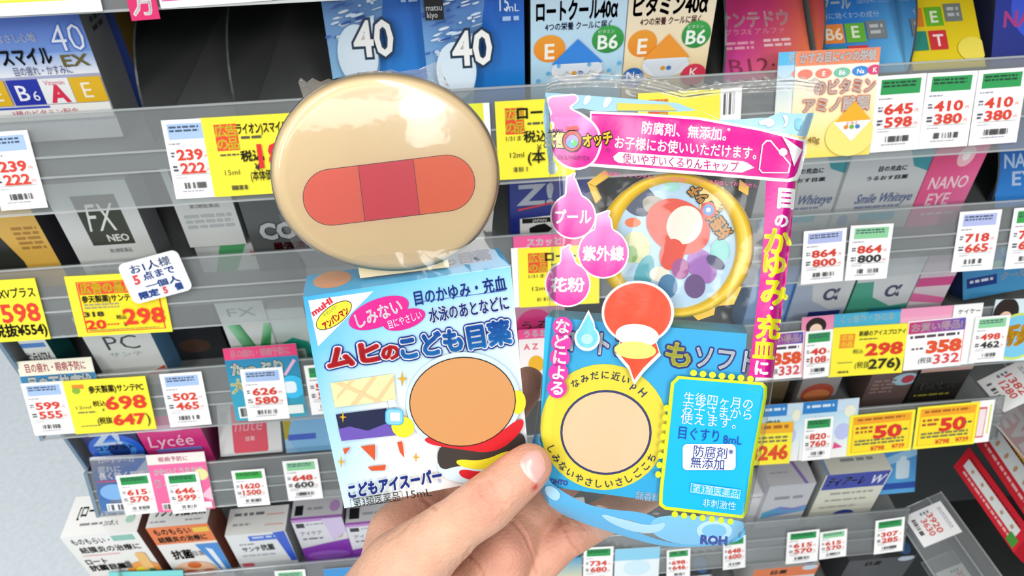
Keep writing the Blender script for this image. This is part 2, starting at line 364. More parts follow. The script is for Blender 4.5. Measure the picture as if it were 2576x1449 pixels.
card('A', [(1955, 131), (2150, 122), (2122, 388), (1940, 400)], [('r', 0, 0, 1, .12, '62c0f0'), ('t', '栄', .2, .06, .09, 'e8f6ff', {'b': .04}), ('r', 0, .12, .5, .6, 'b8dcf4', 'f0eeda'), ('e', .3, .2, .12, .04, 'ee9a88')],
     'promotional_card', 'pale blue headed card behind the orange headed vitamin card', 'card')
card('A', [(1994, 128), (2208, 119), (2181, 385), (1983, 399)], promo, 'promotional_card', 'tall cream and orange headed vitamin card right of the pouch top', 'card', lay=1)
white_tag('A', [(2206, 191), (2327, 184), (2306, 374), (2181, 384)], '645', '598', GRN, 'white price tag with dark green header reading 645 and 598', hl='243')
white_tag('A', [(2329, 184), (2455, 177), (2430, 366), (2307, 374)], '410', '380', GRN, 'green headed 410 and 380 price tag next to the 645 tag', hl='243')
white_tag('A', [(2458, 176), (2580, 169), (2554, 356), (2432, 366)], '410', '380', GRN, 'green headed 410 and 380 price tag at the right picture edge', hl='243')
#--- shelf B
yellow_tag('B', [(-95, 709), (85, 698), (136, 850), (-45, 862)], [('t', 'サンテFXVプラス', .5, .22, .16, '332', {'w': .9, 'b': .025}), ('t', '598', .68, .53, .30, 'e0402c', {'w': .52, 'b': .03}), ('t', '(税抜¥554)', .58, .82, .2, '2c2a1c', {'w': .8, 'b': .035})],
    'yellow price tag reading 598 and 554 at the left picture edge')
yellow_tag('B', [(159, 694), (398, 682), (445, 831), (205, 845)], [('r', .10, .10, .94, .94, 'e24a2c'), ('r', .115, .115, .925, .925, 'f9e02a'), ('r', .12, .12, .92, .31, 'e24a2c'), ('t', '広告の品', .36, .21, .16, 'fbe92a', {'w': .44, 'b': .04}),
    ('r', .6, .14, .90, .29, 'f3942a'), ('t', '参天製薬)サンテ', .38, .385, .11, '332', {'w': .5, 'b': .03}), ('lines', .14, .46, .5, .56, 2, '997'), ('t', '318', .22, .63, .08, '332', {'b': .04, 'w': .2}), ('t', '20', .22, .80, .15, 'e02f20', {'b': .03, 'w': .2}), ('lines', .34, .8, .46, .84, 1, 'c42'),
    ('t', '税込', .50, .70, .07, '332', {'b': .02}), ('t', '¥', .53, .82, .07, '332', {'b': .03}), ('t', '298', .74, .69, .26, 'e23a22', {'w': .42, 'b': .03}), ('lines', .14, .89, .88, .915, 1, '875')],
    'yellow price tag with red frame reading 298, under the handwritten card')
card('B', [(291, 663), (432, 627), (511, 715), (357, 758)], [('t', 'お1人様', .5, .20, .2, '3a62b8', {'w': .66, 'b': .03}), ('t', '5', .2, .44, .22, 'd84c50', {'b': .05}), ('t', '点まで', .58, .42, .18, '3a62b8', {'w': .52, 'b': .03}), ('r', .1, .55, .93, .555, 'aac'),
    ('t', '一個人', .58, .66, .15, '3a62b8', {'w': .56, 'b': .03}), ('t', '限定', .30, .84, .16, '3a62b8', {'w': .32, 'b': .05}), ('t', '5', .57, .84, .16, 'd84c50', {'b': .05}), ('t', '個', .80, .84, .16, '3a62b8', {'b': .05})],
    'sign_card', 'tilted rounded white card with blue and red handwriting over the yellow 298 tag', 'card', lay=3, body='f1f5fb', rad=.004)
card('B', [(1289, 594), (1470, 583), (1476, 618), (1293, 628)], [('t', 'スカッと', .42, .5, .55, 'fff', {'b': .04})], 'promotional_card', 'pink strip card with white letters between the two held packs', 'card', body='ee5f9c')
card('B', [(1281, 622), (1330, 619), (1340, 766), (1296, 770)], [('r', .05, .03, .3, .97, 'f3f6fa')], 'price_tag', 'narrow white tag left of the lower yellow tag between the held packs', 'price tag', lay=1)
yellow_tag('B', [(1300, 621), (1500, 611), (1510, 757), (1308, 769)], KOK + [('t', 'ロート', .52, .16, .16, '332', {'b': .03}), ('lines', .4, .28, .6, .33, 1, '554'), ('t', '1/31まで', .26, .47, .07, '332', {'w': .28}), ('t', '税込', .52, .46, .14, '332'),
    ('t', '12ml', .25, .68, .07, '332', {'w': .18}), ('bars', .2, .84, .38, .9)], 'yellow price tag between the tan case and the foil pouch, lower one', lay=2)
white_tag('B', [(2019, 581), (2128, 571), (2117, 705), (2013, 714)], '864', '800', 'b4bdea', 'white 864 tag with pale blue header and red 800')
white_tag('B', [(2138, 566), (2248, 561), (2224, 698), (2122, 705)], '864', '800', LGR, 'white 864 tag with green header and black 800', bcol='333')
white_tag('B', [(2412, 532), (2518, 525), (2491, 676), (2389, 683)], '718', '665', 'b4bdea', 'white price tag reading 718 and 665')
white_tag('B', [(2545, 523), (2650, 515), (2625, 668), (2526, 676)], '718', '665', '3aa24c', 'green headed price tag cut by the right edge beside the 718 tag')
#--- shelf C, left
card('C', [(45, 907), (236, 896), (264, 1046), (84, 1060)], [('r', 0, 0, 1, .24, 'f4f1dc'), ('t', '目の疲れ・眼病予防に', .5, .12, .14, 'e0606c', {'w': .8, 'b': .02}), ('r', 0, .24, 1, 1, '2f7fb4', '3d9ab4'), ('t', '目の不快症状', .52, .38, .22, 'f2f8fa', {'w': .84, 'b': .04, 'o': '1a5478', 'ob': .09})],
     'promotional_card', 'blue card with cream header above the 599 tag', 'card')
white_tag('C', [(59, 962), (167, 953), (191, 1086), (91, 1091)], '599', '555', BLU, 'white price tag reading 599 and 555', lay=1)
yellow_tag('C', [(166, 953), (371, 940), (398, 1072), (193, 1086)], [('r', .10, .08, .24, .16, 'e88a30'), ('e', .14, .19, .05, .06, '8ab53a'), ('t', '参天製薬)サンテPC', .62, .19, .13, '332', {'w': .66, 'b': .03}), ('t', '税込', .38, .45, .1, '332', {'b': .02}), ('t', '¥', .41, .57, .06, '332'), ('t', '698', .70, .45, .25, 'dd3a28', {'w': .48, 'b': .03}),
    ('t', '12ml', .18, .50, .06, '664', {'w': .18}), ('lines', .1, .58, .32, .63, 1, '775'), ('t', '(税抜', .40, .77, .12, '332', {'w': .18, 'b': .02}), ('t', '647', .70, .77, .2, 'dd3a28', {'w': .38, 'b': .04}), ('t', ')', .93, .77, .2, '332'), ('lines', .1, .84, .34, .87, 1, '775')],
    'yellow price tag reading 698 and 647', lay=2)
white_tag('C', [(404, 938), (510, 930), (534, 1063), (432, 1070)], '502', '465', BLU, 'white price tag reading 502 and 465', lay=1)
card('C', [(562, 875), (748, 862), (771, 1042), (596, 1057)], [('r', 0, 0, 1, .155, 'e8447e'), ('t', '目の疲れ・眼病予防に', .5, .08, .1, 'f9c8d8', {'w': .8, 'b': .02}), ('r', 0, .155, 1, 1, '2b86b4', '38a6bd'), ('t', 'たっぷり', .42, .29, .16, 'eef6ea', {'w': .7, 'b': .05, 'o': '1c5f80', 'ob': .1}), ('t', '大', .13, .52, .18, 'f3f0b4', {'b': .05}),
    ('p', [(.93, .2), (.97, .22), (.80, .42), (.77, .40)], 'e7b8d8'), ('e', .86, .58, .18, .16, '3cc0ee'), ('rr', .74, .5, .92, .66, .003, 'e8f4fa'), ('r', .06, .8, .24, .96, 'e9f0ee'), ('bars', .08, .82, .22, .94), ('r', .72, .83, .97, .95, 'e9f0ee')],
    'promotional_card', 'teal card with pink header behind the 626 tag', 'card')
white_tag('C', [(606, 926), (712, 919), (731, 1048), (627, 1055)], '626', '580', BLU, 'white price tag reading 626 and 580 on the teal card', lay=1)
white_tag('C', [(767, 916), (870, 908), (880, 1031), (785, 1040)], '598', '554', GRN, 'white green headed tag peeping out left of the held carton', lay=1)
card('C', [(1302, 828), (1480, 815), (1484, 838), (1303, 852)], [('t', 'うるおい', .3, .5, .7, 'fff', {'b': .03})], 'promotional_card', 'narrow pink strip with white letters between the held packs', 'card', body='e84f92')
card('C', [(1303, 852), (1400, 846), (1410, 950), (1310, 958)], [('t', 'A Z', .3, .18, .14, 'dd3f5c', {'b': .02}), ('e', .42, .6, .2, .2, 'e8b02a')], 'promotional_card', 'white card with red letters right of the held carton', 'card', body='f4ecec')
#--- shelf C, right
card('C', [(2014, 797), (2097, 790), (2084, 940), (2008, 948)], [('r', 0, 0, 1, 1, 'f08ab2', 'f6b8ce'), ('e', .45, .16, .32, .14, '2a1f1e'), ('e', .45, .22, .2, .1, 'f3d3c0')], 'promotional_card', 'pink card with a dark haired head behind the 40 tag', 'card')
card('C', [(2097, 790), (2262, 776), (2250, 920), (2084, 932)], [('t', 'くっきり・ひとみ', .5, .1, .12, 'e8f8fc', {'w': .8, 'b': .03}), ('r', .5, 0, 1, .03, '2f8ed8')], 'promotional_card', 'cyan card with white letters above the 298 and 276 tag', 'card', body='4cb4d6')
card('C', [(2262, 776), (2392, 766), (2380, 890), (2250, 900)], [('r', 0, 0, 1, .18, 'f3a0c4')], 'promotional_card', 'plain pink card above the 358 tag on the right', 'card', body='f2b2cc')
card('C', [(2392, 766), (2470, 760), (2448, 912), (2380, 918)], [('t', 'ケイケー', .55, .12, .08, '333', {'b': .02}), ('r', .1, .35, .5, .5, '3aa88a'), ('r', .1, .68, .5, .8, '3aa88a')], 'promotional_card', 'white card with teal blocks between the 358 and 498 tags', 'card')
card('C', [(2470, 756), (2640, 744), (2618, 905), (2500, 905)], [('e', .22, .22, .22, .24, '2c2220'), ('e', .22, .35, .13, .16, 'f0c9b4'), ('e', .5, .6, .42, .38, 'cfe070'), ('e', .5, .6, .38, .34, '7cc8e8'), ('t', '新発', .5, .58, .3, 'f2c230', {'b': .04, 'o': 'e8842a', 'ob': .08, 'sh': .2})],
     'promotional_card', 'pale blue burst card with yellow letters at the right edge', 'card', body='dceef4')
def sale_tag(k, q, label, lay):
    return card(k, q, [('r', .02, .02, .98, .26, 'd63a5a', None, ['c83a6a', '5a58b8', '5a58b8', 'c83a6a']), ('t', 'お買い得品!', .5, .14, .16, 'f4d8e4', {'w': .86, 'b': .03}), ('lines', .06, .3, .9, .4, 1, '545'), ('t', '358', .66, .55, .24, 'e0532c', {'w': .56, 'b': .06}),
        ('lines', .1, .55, .3, .62, 1, '655'), ('t', '(税抜', .36, .82, .12, '433', {'w': .24}), ('t', '332', .72, .81, .2, 'dd4850', {'w': .44, 'b': .02}), ('r', .97, .1, .98, .92, 'e77')], 'price_tag', label, 'price tag', 'white sale tags with purple header', lay)
sale_tag('C', [(1905, 838), (2022, 828), (2010, 945), (1894, 956)], 'white 358 sale tag with purple header directly right of the pouch', 1)
white_tag('C', [(2025, 831), (2094, 824), (2082, 942), (2014, 949)], '40', '108', GRN, 'small green headed tag reading 40 and 108', lay=1)
yellow_tag('C', [(2093, 822), (2284, 809), (2261, 934), (2079, 945)], [('r', .10, .14, .30, .42, 'f0922a'), ('t', '広告', .2, .21, .1, 'fbee3c'), ('t', 'の品', .2, .34, .1, 'fbee3c'), ('t', '新緑のアイスプロアイ', .66, .15, .1, '443', {'w': .62, 'b': .02}), ('lines', .36, .25, .6, .29, 1, '664'), ('t', '税込', .36, .5, .09, '332'), ('t', '298', .71, .47, .24, 'dd3a28', {'w': .48, 'b': .04}),
    ('t', '(税抜', .44, .78, .13, '332', {'w': .2}), ('t', '276)', .74, .77, .2, '2c2a1c', {'w': .42, 'b': .03}), ('lines', .1, .7, .3, .73, 1, '775'), ('bars', .1, .88, .28, .92)], 'yellow price tag reading 298 and 276', lay=1)
sale_tag('C', [(2286, 805), (2427, 793), (2412, 914), (2261, 930)], 'white 358 sale tag with purple header right of the yellow 276 tag', 1)
white_tag('C', [(2450, 794), (2532, 787), (2516, 902), (2427, 909)], '498', '462', LGR, 'white price tag reading 498 and 462', bcol='333', lay=2)
#--- shelf D, left
card('D', [(218, 1146), (368, 1142), (404, 1280), (266, 1291)], [('r', 0, 0, 1, 1, '3a64b0', '4a84c8'), ('t', 'ロートソーロ', .45, .08, .07, 'e8f0fa', {'w': .6, 'b': .02}), ('t', '疲れに', .3, .22, .1, 'dfe8f6', {'b': .03}), ('t', '長く効く目薬', .5, .34, .12, 'f4f4fa', {'w': .8, 'b': .04}), ('r', .05, .42, .6, .44, 'c0506a'), ('e', .3, .62, .24, .14, '7fb0e4'), ('r', .12, .82, .5, .95, 'e8eef4'), ('bars', .15, .84, .48, .94)],
     'promotional_card', 'blue card behind the green headed 615 tag', 'card', rad=.003)
white_tag('D', [(294, 1192), (380, 1186), (405, 1283), (320, 1292)], '615', '570', GRN, 'green headed price tag reading 615 and 570', lay=1, hl='243')
card('D', [(365, 1142), (512, 1131), (547, 1274), (406, 1283)], [('r', 0, 0, 1, .17, 'f6f0ea'), ('t', '眼病予防に', .45, .09, .08, 'f08ab0', {'w': .5, 'b': .02}), ('r', 0, .17, 1, 1, 'ee6fa8', 'f06a9e'), ('t', 'かわいくうるおす', .5, .3, .11, 'fff', {'w': .84, 'b': .04}), ('t', 'うる', .2, .5, .14, 'fce4ee', {'b': .04}), ('e', .88, .38, .12, .1, 'e9e6a4'), ('p', [(.8, .75), (1, .6), (1, .85)], 'f8c4da'), ('r', .1, .84, .3, .96, 'f4eef0'), ('bars', .12, .86, .28, .95), ('r', .8, .86, .97, .97, 'f4eef0')],
     'promotional_card', 'pink card with white header behind the green headed 646 tag', 'card', lay=1)
white_tag('D', [(418, 1186), (504, 1180), (521, 1279), (438, 1286)], '646', '599', GRN, 'green headed price tag reading 646 and 599', lay=2, hl='243')
white_tag('D', [(580, 1182), (663, 1177), (684, 1266), (602, 1273)], '1620', '1500', '3fae4c', 'green headed price tag reading 1620', hl='243')
white_tag('D', [(709, 1158), (798, 1152), (815, 1250), (729, 1258)], '648', '600', LGR, 'pale green headed price tag reading 648 and black 600', bcol='444')
#--- shelf D, right
def vitamin_promo(q, label, lay):
    return card('D', q, [('r', 0, 0, .62, .2, '2f86d0'), ('r', .62, 0, 1, .2, 'cfe4f4'), ('lines', .08, .06, .56, .14, 1, 'dcecf8'), ('r', 0, .2, 1, 1, 'bfe0f2', 'f4f2ec'), ('t', '症状', .3, .32, .1, '445', {'b': .03}), ('e', .85, .2, .1, .1, 'f1efd8'), ('e', .75, .55, .14, .14, 'bcc4ee'), ('p', [(.62, .72), (.78, .82), (.6, .84)], 'e0508a')], 'promotional_card', label, 'card', None, lay)
vitamin_promo([(1915, 1017), (2018, 1011), (2005, 1155), (1903, 1163)], 'blue headed pale card behind the yellow 246 tag', 0)
vitamin_promo([(2018, 1011), (2166, 997), (2138, 1145), (2005, 1155)], 'wide blue headed pale card behind the green headed 820 tag', 0)
pt = lambda p: [('r', .05, .05, .95, .93, 'f3ad1e'), ('r', .065, .066, .935, .915, 'f8de2e'), ('r', .07, .07, .93, .24, 'f4a526'), ('lines', .12, .1, .84, .2, 1, 'a86a20'), ('lines', .1, .30, .36, .5, 2, 'b3542a'), ('t', p, .60, .45, .30, 'd9332c', {'w': .40, 'b': .045}), ('lines', .78, .42, .9, .5, 1, '664'), ('lines', .1, .62, .86, .78, 2, '775'), ('t', '¥798', .46, .85, .11, 'dd4a30', {'b': .02}), ('t', '¥739', .78, .84, .1, 'dd4a30', {'b': .02})]
yellow_tag('D', [(1870, 1064), (1994, 1057), (1982, 1161), (1858, 1169)], [('r', 0, 0, 1, .25, 'f5b428'), ('lines', .1, .06, .9, .2, 1, 'a86a20'), ('lines', .1, .32, .9, .5, 2, '875'), ('t', '3246', .55, .70, .34, 'e0502a', {'w': .76, 'b': .04})], 'yellow tag with orange header directly right of the pouch, lower right', lay=1)
white_tag('D', [(2025, 1049), (2092, 1043), (2086, 1149), (2009, 1156)], '820', '760', GRN, 'green headed price tag reading 820 and 760', lay=1, hl='243')
yellow_tag('D', [(2136, 1043), (2300, 1025), (2286, 1129), (2125, 1143)], pt('50'), 'left one of the two yellow tags with a red 50', lay=1)
yellow_tag('D', [(2305, 1022), (2460, 1006), (2446, 1113), (2291, 1126)], pt('50'), 'right one of the two yellow tags with a red 50', lay=1)
card('D', [(2440, 1008), (2499, 1003), (2485, 1108), (2426, 1114)], [('r', .35, .15, .72, .88, 'd86a70'), ('r', .4, .2, .68, .84, 'f0e0e2'), ('r', .82, .1, .9, .8, 'dfe27a')], 'price_tag', 'white and pink strip tag at the right end of the shelf of yellow 50 tags', 'price tag')
#--- shelf E
white_tag('E', [(1466, 1376), (1542, 1372), (1540, 1462), (1468, 1466)], '734', '680', GRN, 'green headed price tag right of the ring finger', hl='243')
white_tag('E', [(1678, 1382), (1738, 1376), (1732, 1450), (1674, 1456)], '698', '646', GRN, 'green headed price tag under the pouch bottom', hl='243')
white_tag('E', [(1820, 1350), (1878, 1343), (1870, 1425), (1815, 1432)], '648', '600', GRN, 'green headed price tag at the lower right corner of the pouch', hl='243')
white_tag('E', [(1982, 1339), (2062, 1327), (2053, 1410), (1972, 1416)], '615', '570', GRN, 'green headed 615 tag on the lowest front, lower right', hl='243')
white_tag('E', [(2067, 1337), (2134, 1327), (2122, 1397), (2053, 1406)], '615', '570', LGR, 'pale green headed 615 tag on the lowest front, lower right')
white_tag('E', [(2201, 1309), (2275, 1297), (2268, 1383), (2196, 1392)], '307', '285', GRN, 'green headed price tag reading 307 and 285', hl='243')
card('E', [(262, 1437), (450, 1432), (490, 1560), (310, 1566)], [('r', 0, 0, 1, .1, '7fd6d6')], 'promotional_card', 'teal topped card at the bottom edge under the orange box', 'card', body='5cc0c4')
white_tag('E', [(688, 1434), (764, 1430), (784, 1520), (708, 1526)], '540', '500', LGR, 'white tag at the bottom edge under the purple box')
card('E', [(812, 1430), (884, 1424), (902, 1520), (830, 1526)], [('r', 0, 0, 1, .22, '4a9adc')], 'promotional_card', 'blue headed card at the bottom edge left of the wrist', 'card', body='e4f0f8')
card('E', [(1378, 1352), (1462, 1346), (1464, 1460), (1384, 1466)], [('e', .4, .2, .42, .26, 'e8a05a'), ('e', .4, .22, .34, .2, '8ac46a'), ('e', .4, .24, .26, .15, '2f4a52'), ('r', 0, .45, 1, 1, '4a9cc8', 'e8dfae')], 'promotional_card', 'card with rainbow arcs seen between the fingers', 'card', body='3a5a62')
card('E', [(1545, 1380), (1660, 1372), (1654, 1470), (1545, 1476)], [('r', 0, 0, 1, .3, '8fd0ee'), ('e', .5, .5, .3, .2, 'cfeaf6')], 'promotional_card', 'pale blue card under the bottom of the pouch', 'card', body='e6f2f8')

# ------------------------------------------------------------------ boxes on the shelves
def sbox(k, L, R, art, label, h=None, tilt=0, depth=.022, y=.39, top='e8e8e8', left=None, right=None, front='fff', topart=None, rightart=None, zup=0, lean=0, group=None):
    al = math.radians(tilt); z0 = zfloor(k) + depth * math.sin(al) + zup
    N = np.array([0, -math.cos(al), math.sin(al)]); B = np.array([0, y, z0])
    pl, pr = hit(*L, B, N), hit(*R, B, N); up = np.array([0, math.sin(al), math.cos(al)])
    if h is None: h = (pl[2] - z0) / up[2]
    ux = np.array([math.cos(math.radians(lean)), 0, math.sin(math.radians(lean))])
    up = np.cross(ux, N) * -1 if lean else up
    if up[2] < 0: up = -up
    x0, x1 = pl[0] if k in 'EG' else max(pl[0], -.3165), pr[0]; w_ = x1 - x0
    TL = np.array([x0, y, z0]) + up * h; U, V = ux * w_, -up * h; D = -N * depth
    f = [TL, TL + U, TL + U + V, TL + V]; mb = MB()
    left = left or front; right = right or front
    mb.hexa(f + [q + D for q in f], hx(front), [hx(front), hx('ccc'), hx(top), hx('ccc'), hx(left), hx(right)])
    a = Art(mb, face(TL, U, V, N), w_, h); a.run(art)
    if topart: Art(mb, face(TL + D, U, -D, up), w_, depth).run(topart)
    if rightart: Art(mb, face(TL + U, D, V, ux), depth, h).run(rightart)
    return tag_obj(mb.build('eye_drop_box', MCARD), label, 'medicine box', group or 'boxes on the shelf behind the %s' % {'A': 'top fence', 'B': 'second fence', 'C': 'third fence', 'D': 'fourth fence', 'E': 'lowest fence', 'G': 'bottom edge'}[k])
ln = lambda u0, v0, u1, v1, n, c: ('lines', u0, v0, u1, v1, n, c)
#--- top shelf
sbox('A', (-62, 262), (281, 262), [('r', 0, 0, 1, 1, '2d55c8', 'f2f2f0'), ('r', 0, 0, 1, 0.4, '2d55c8', '7fa4e6'), ('r', 0, 0.36, 1, 0.5146, '8fb2ec', 'f4f6fb'), ('t', '40', 0.86, 0.2573, 0.1909, 'f0f4ff', {'w': 0.24, 'b': -0.01, 'o': '4a74d0', 'ob': 0.03}), ('lines', 0.55, 0.083, 0.66, 0.1328, 1, '1c3c90'), ('t', '爽快クールなさし心地', 0.36, 0.249, 0.0581, 'e4ecfc', {'w': 0.56, 'b': 0.02}), ('t', 'スマイル', 0.52, 0.3776, 0.1162, '10131c', {'w': 0.36, 'b': 0.035}), ('t', 'EX', 0.86, 0.415, 0.083, '6a6020', {'w': 0.19, 'b': 0.02}), ('t', '目の疲れ・かすみに', 0.6, 0.4772, 0.0622, '2c3a7a', {'w': 0.42}), ('r', 0, 0.5312, 0.28, 0.7138, 'e8b81c'), ('t', 'E', 0.2, 0.6225, 0.1079, 'f6f0e0'), ('r', 0.3, 0.5312, 0.53, 0.7138, '1c2ea8'), ('t', 'B', 0.39, 0.6225, 0.1162, 'f4f6fc', {'b': 0.01}), ('t', '6', 0.48, 0.6474, 0.0747, 'f4f6fc'), ('r', 0.535, 0.5312, 0.755, 0.7138, 'f2f4f6'), ('t', 'Vitamin', 0.645, 0.5603, 0.0373, 'd83a60', {'w': 0.15}), ('t', 'A', 0.65, 0.6391, 0.1245, 'e0284c', {'b': 0.04}), ('r', 0.76, 0.5312, 1, 0.7138, 'e8b81c'), ('t', 'E', 0.87, 0.6225, 0.1162, 'f8f4e4'), ('r', 0, 0.7179, 1, 0.83, 'f2f2f0'), ('r', 0, 0.7221, 0.55, 0.7387, '3c50c0'), ('t', '3種のビタミン配合', 0.5, 0.7719, 0.0415, 'c0405a', {'w': 0.5})],
    'blue and white box lettered 40 EX with vitamin squares at the top left', h=.077, tilt=5, depth=.032, right='8d8f90', top='2a50c0', rightart=[ln(.3, .06, .75, .3, 4, '444')])
sbox('A', (232, 70), (300, 70), [], 'narrow dark blue box behind the 40 EX box, top left', h=.078, depth=.03, y=.425, front='24397c', right='8a6a2c', top='24397c')
def blue40(cv, cu):
    a = [('r', 0, 0, 1, 1, '1f50b8', '1f8fe4'), ('p', [(0, 0), (.66, 0), (.42, 1), (0, 1)], 'c9e0f4', ['3a6cc0', '3a6cc0', 'a8dcf6', '9fd4f2'])]
    rd = random.Random(5)
    for i in range(70):
        u, v = rd.uniform(.0, .54), rd.uniform(0, .5); 
        if u + v * .25 > .6: continue
        a.append(('e', u + .02, v, rd.uniform(.015, .07), rd.uniform(.003, .010), rd.choice(['2c56b0', '3d68bc', 'e4eef8', 'd2e4f4', '2a4ca6']), None, -.25))
    a.append(('e', .3, .60, .2, .2, 'd6e8f6')); a.append(('p', [(.15, .55), (.5, .35), (.46, .75), (.2, .82)], 'd9e9f6'))
    a += [('t', '40', cu, cv, .235, 'f4f4f2', {'w': .38, 'b': .02, 'o': '0e2c4a', 'ob': .075}), ('r', .04, 0, .22, .25, '17181a'), ('t', 'matsu', .13, .17, .04, 'cfd2d4', {'w': .15}), ('t', 'kiyo', .11, .215, .04, 'cfd2d4', {'w': .10}),
          ('t', '15', .80, .16, .11, 'dce8f8', {'w': .09}), ('t', 'mL', .88, .195, .05, 'dce8f8'), ('lines', .78, .25, .94, .30, 1, 'a8c4ee')]
    return a
sbox('A', (824, 110), (1075, 95), blue40(.49, .47), 'left blue box lettered 40, behind the tan case top', h=.082, tilt=14, y=.397, top='2a50b0')
sbox('A', (1066, 100), (1319, 100), blue40(.44, .47), 'right blue box lettered 40, in front of the other', h=.082, tilt=2, y=.388, top='2a50b0')
def vit(c1, kana, tri, bg, bg2):
    return [('r', 0, 0, 1, 1, bg, bg2), ('t', kana, .48, .25, .13, '1a1a22', {'w': .84, 'b': .04}), ('t', '4つの栄養 クールに届く', .5, .352, .05, '3a4ab8' if tri[0] == '2' else 'd8405a', {'w': .7, 'b': .02}),
        ('e', .2, .50, .17, .095, 'f2a02a', 'ee8a1a'), ('t', 'E', .2, .515, .11, 'fbf6e8', {'b': .02}), ('e', .82, .455, .17, .095, '3aa84a', '1f8a3a'), ('t', 'B6', .82, .47, .1, 'f4faf2', {'b': .02}), ('t', 'ビタミン', .8, .40, .025, 'e0f0dc'),
        ('e', .5, .66, .28, .09, 'e9eff6'), ('p', [(.5, .44), (.78, .61), (.22, .61)], tri), ('p', [(.22, .62), (.78, .62), (.56, .76), (.44, .76)], 'dfe8f2'), ('e', .47, .68, .03, .016, 'e0a030'), ('e', .54, .68, .03, .016, '4a7ac0')]
sbox('A', (1335, 100), (1571, 100), vit('', 'ロートクール40α', '2f86e0', 'cfe6f6', 'a8d8f2') + [('e', .08 + .11 * i, .72 - .05 * (i % 3), .02, .014, '5ab4e8') for i in range(9) if i not in (3, 4)], 'pale blue box with orange E and green B6 discs', h=.082, y=.389, top='cfe6f6', left='1c2f3a')
sbox('A', (1574, 100), (1787, 100), vit('', 'ピタミン40α', 'f29a2a', 'f6ead8', 'f8dc9a') + [('e', .12, .74, .13, .075, '2a6ab8'), ('t', 'Na', .12, .72, .06, 'fff'), ('e', .85, .74, .15, .08, 'de3a56'), ('t', 'K', .85, .72, .07, 'fff')], 'cream box with orange E and green B6 discs', h=.082, y=.389, top='f6ead8', right='5a1c34')
sbox('A', (1808, 120), (2036, 120), [('r', 0, 0, 1, 1, 'cf3a7a', 'd8408a', ['d22f6c', 'd8405c', 'f0803a', 'd03a9a']), ('t', 'サンテドウ', .42, .50, .13, 'f4c4cc', {'w': .78, 'b': .03}), ('t', 'プラスE アルファ', .42, .60, .05, 'ee9ab4', {'w': .66}), ln(.08, .68, .4, .76, 2, 'f0a4bc'), ln(.5, .67, .8, .75, 2, 'f6ccd4'), ('t', 'B12·E', .42, .88, .13, '8a2a4a', {'w': .66})],
    'magenta to orange box lying back, behind the top fence', h=.075, tilt=52, depth=.02, y=.387, top='b02a5c', left='6a1c3c')
sbox('A', (2062, 100), (2268, 90), [('r', 0, 0, 1, 1, '1f4fae', '56b4ea', ['1f4ea8', '2a68bc', '6ac0f0', '2f8ad8']), ('t', 'クール', .26, .40, .11, 'dfeaf8', {'w': .36, 'b': .03}), ('t', 'Sante40 Cool', .72, .39, .05, '8ab4e6', {'w': .4}), ('t', '目に効く5つの成分', .42, .51, .05, 'b4cef0', {'w': .7}),
    ('r', .06, .58, .30, .74, 'ee8a3a'), ('t', 'B6', .18, .66, .1, 'f8e8d0', {'b': .02}), ('r', .32, .58, .56, .74, '6ab83a'), ('t', 'E', .44, .65, .1, 'f0f8e0', {'b': .02}), ('r', .58, .57, .82, .72, '7d8488'), ln(.62, .6, .78, .7, 2, 'c4c8ca'), ('r', .06, .77, .30, .93, '2a8a9a'), ('t', 'B5', .18, .85, .1, 'd8eef0', {'b': .02}), ('r', .32, .77, .56, .93, 'd83a44'), ('t', 'T', .44, .85, .1, 'fbe8e8', {'b': .02})],
    'blue box with small vitamin squares lying back', h=.075, tilt=52, depth=.02, y=.387, top='1f4fae')
sbox('A', (2282, 90), (2462, 75), [('r', 0, 0, 1, 1, 'f2d41c', 'ecd21a'), ('t', '効く5つの成分', .4, .36, .06, '6a5a1a', {'w': .7}), ('r', .08, .48, .26, .64, 'e88a2a'), ('r', .29, .48, .53, .64, '6ab82a'), ('t', 'E', .41, .56, .1, 'f0f8e0', {'b': .02}), ('r', .56, .46, .80, .61, '7d8480'), ln(.6, .49, .76, .59, 2, 'c4c8ca'), ('r', .05, .68, .26, .84, '2a8a7a'), ('r', .29, .68, .53, .84, 'd8343c'), ('t', 'T', .41, .76, .1, 'fbe8e8', {'b': .02}), ('e', .85, .85, .2, .1, 'f6e45a')],
    'bright yellow box with vitamin squares lying back', h=.075, tilt=52, depth=.02, y=.387, top='d8b818')
sbox('A', (2500, 60), (2700, 40), [('r', 0, 0, 1, 1, '2440c0', '1c2a7a'), ('e', .7, .5, .5, .3, '3a5ae0'), ('t', 'NANO', .5, .6, .12, 'b03a8a', {'b': .03})], 'deep blue box cut by the top right corner', h=.075, tilt=30, depth=.02, y=.39, front='2440c0', top='1a2c80', left='20264a')
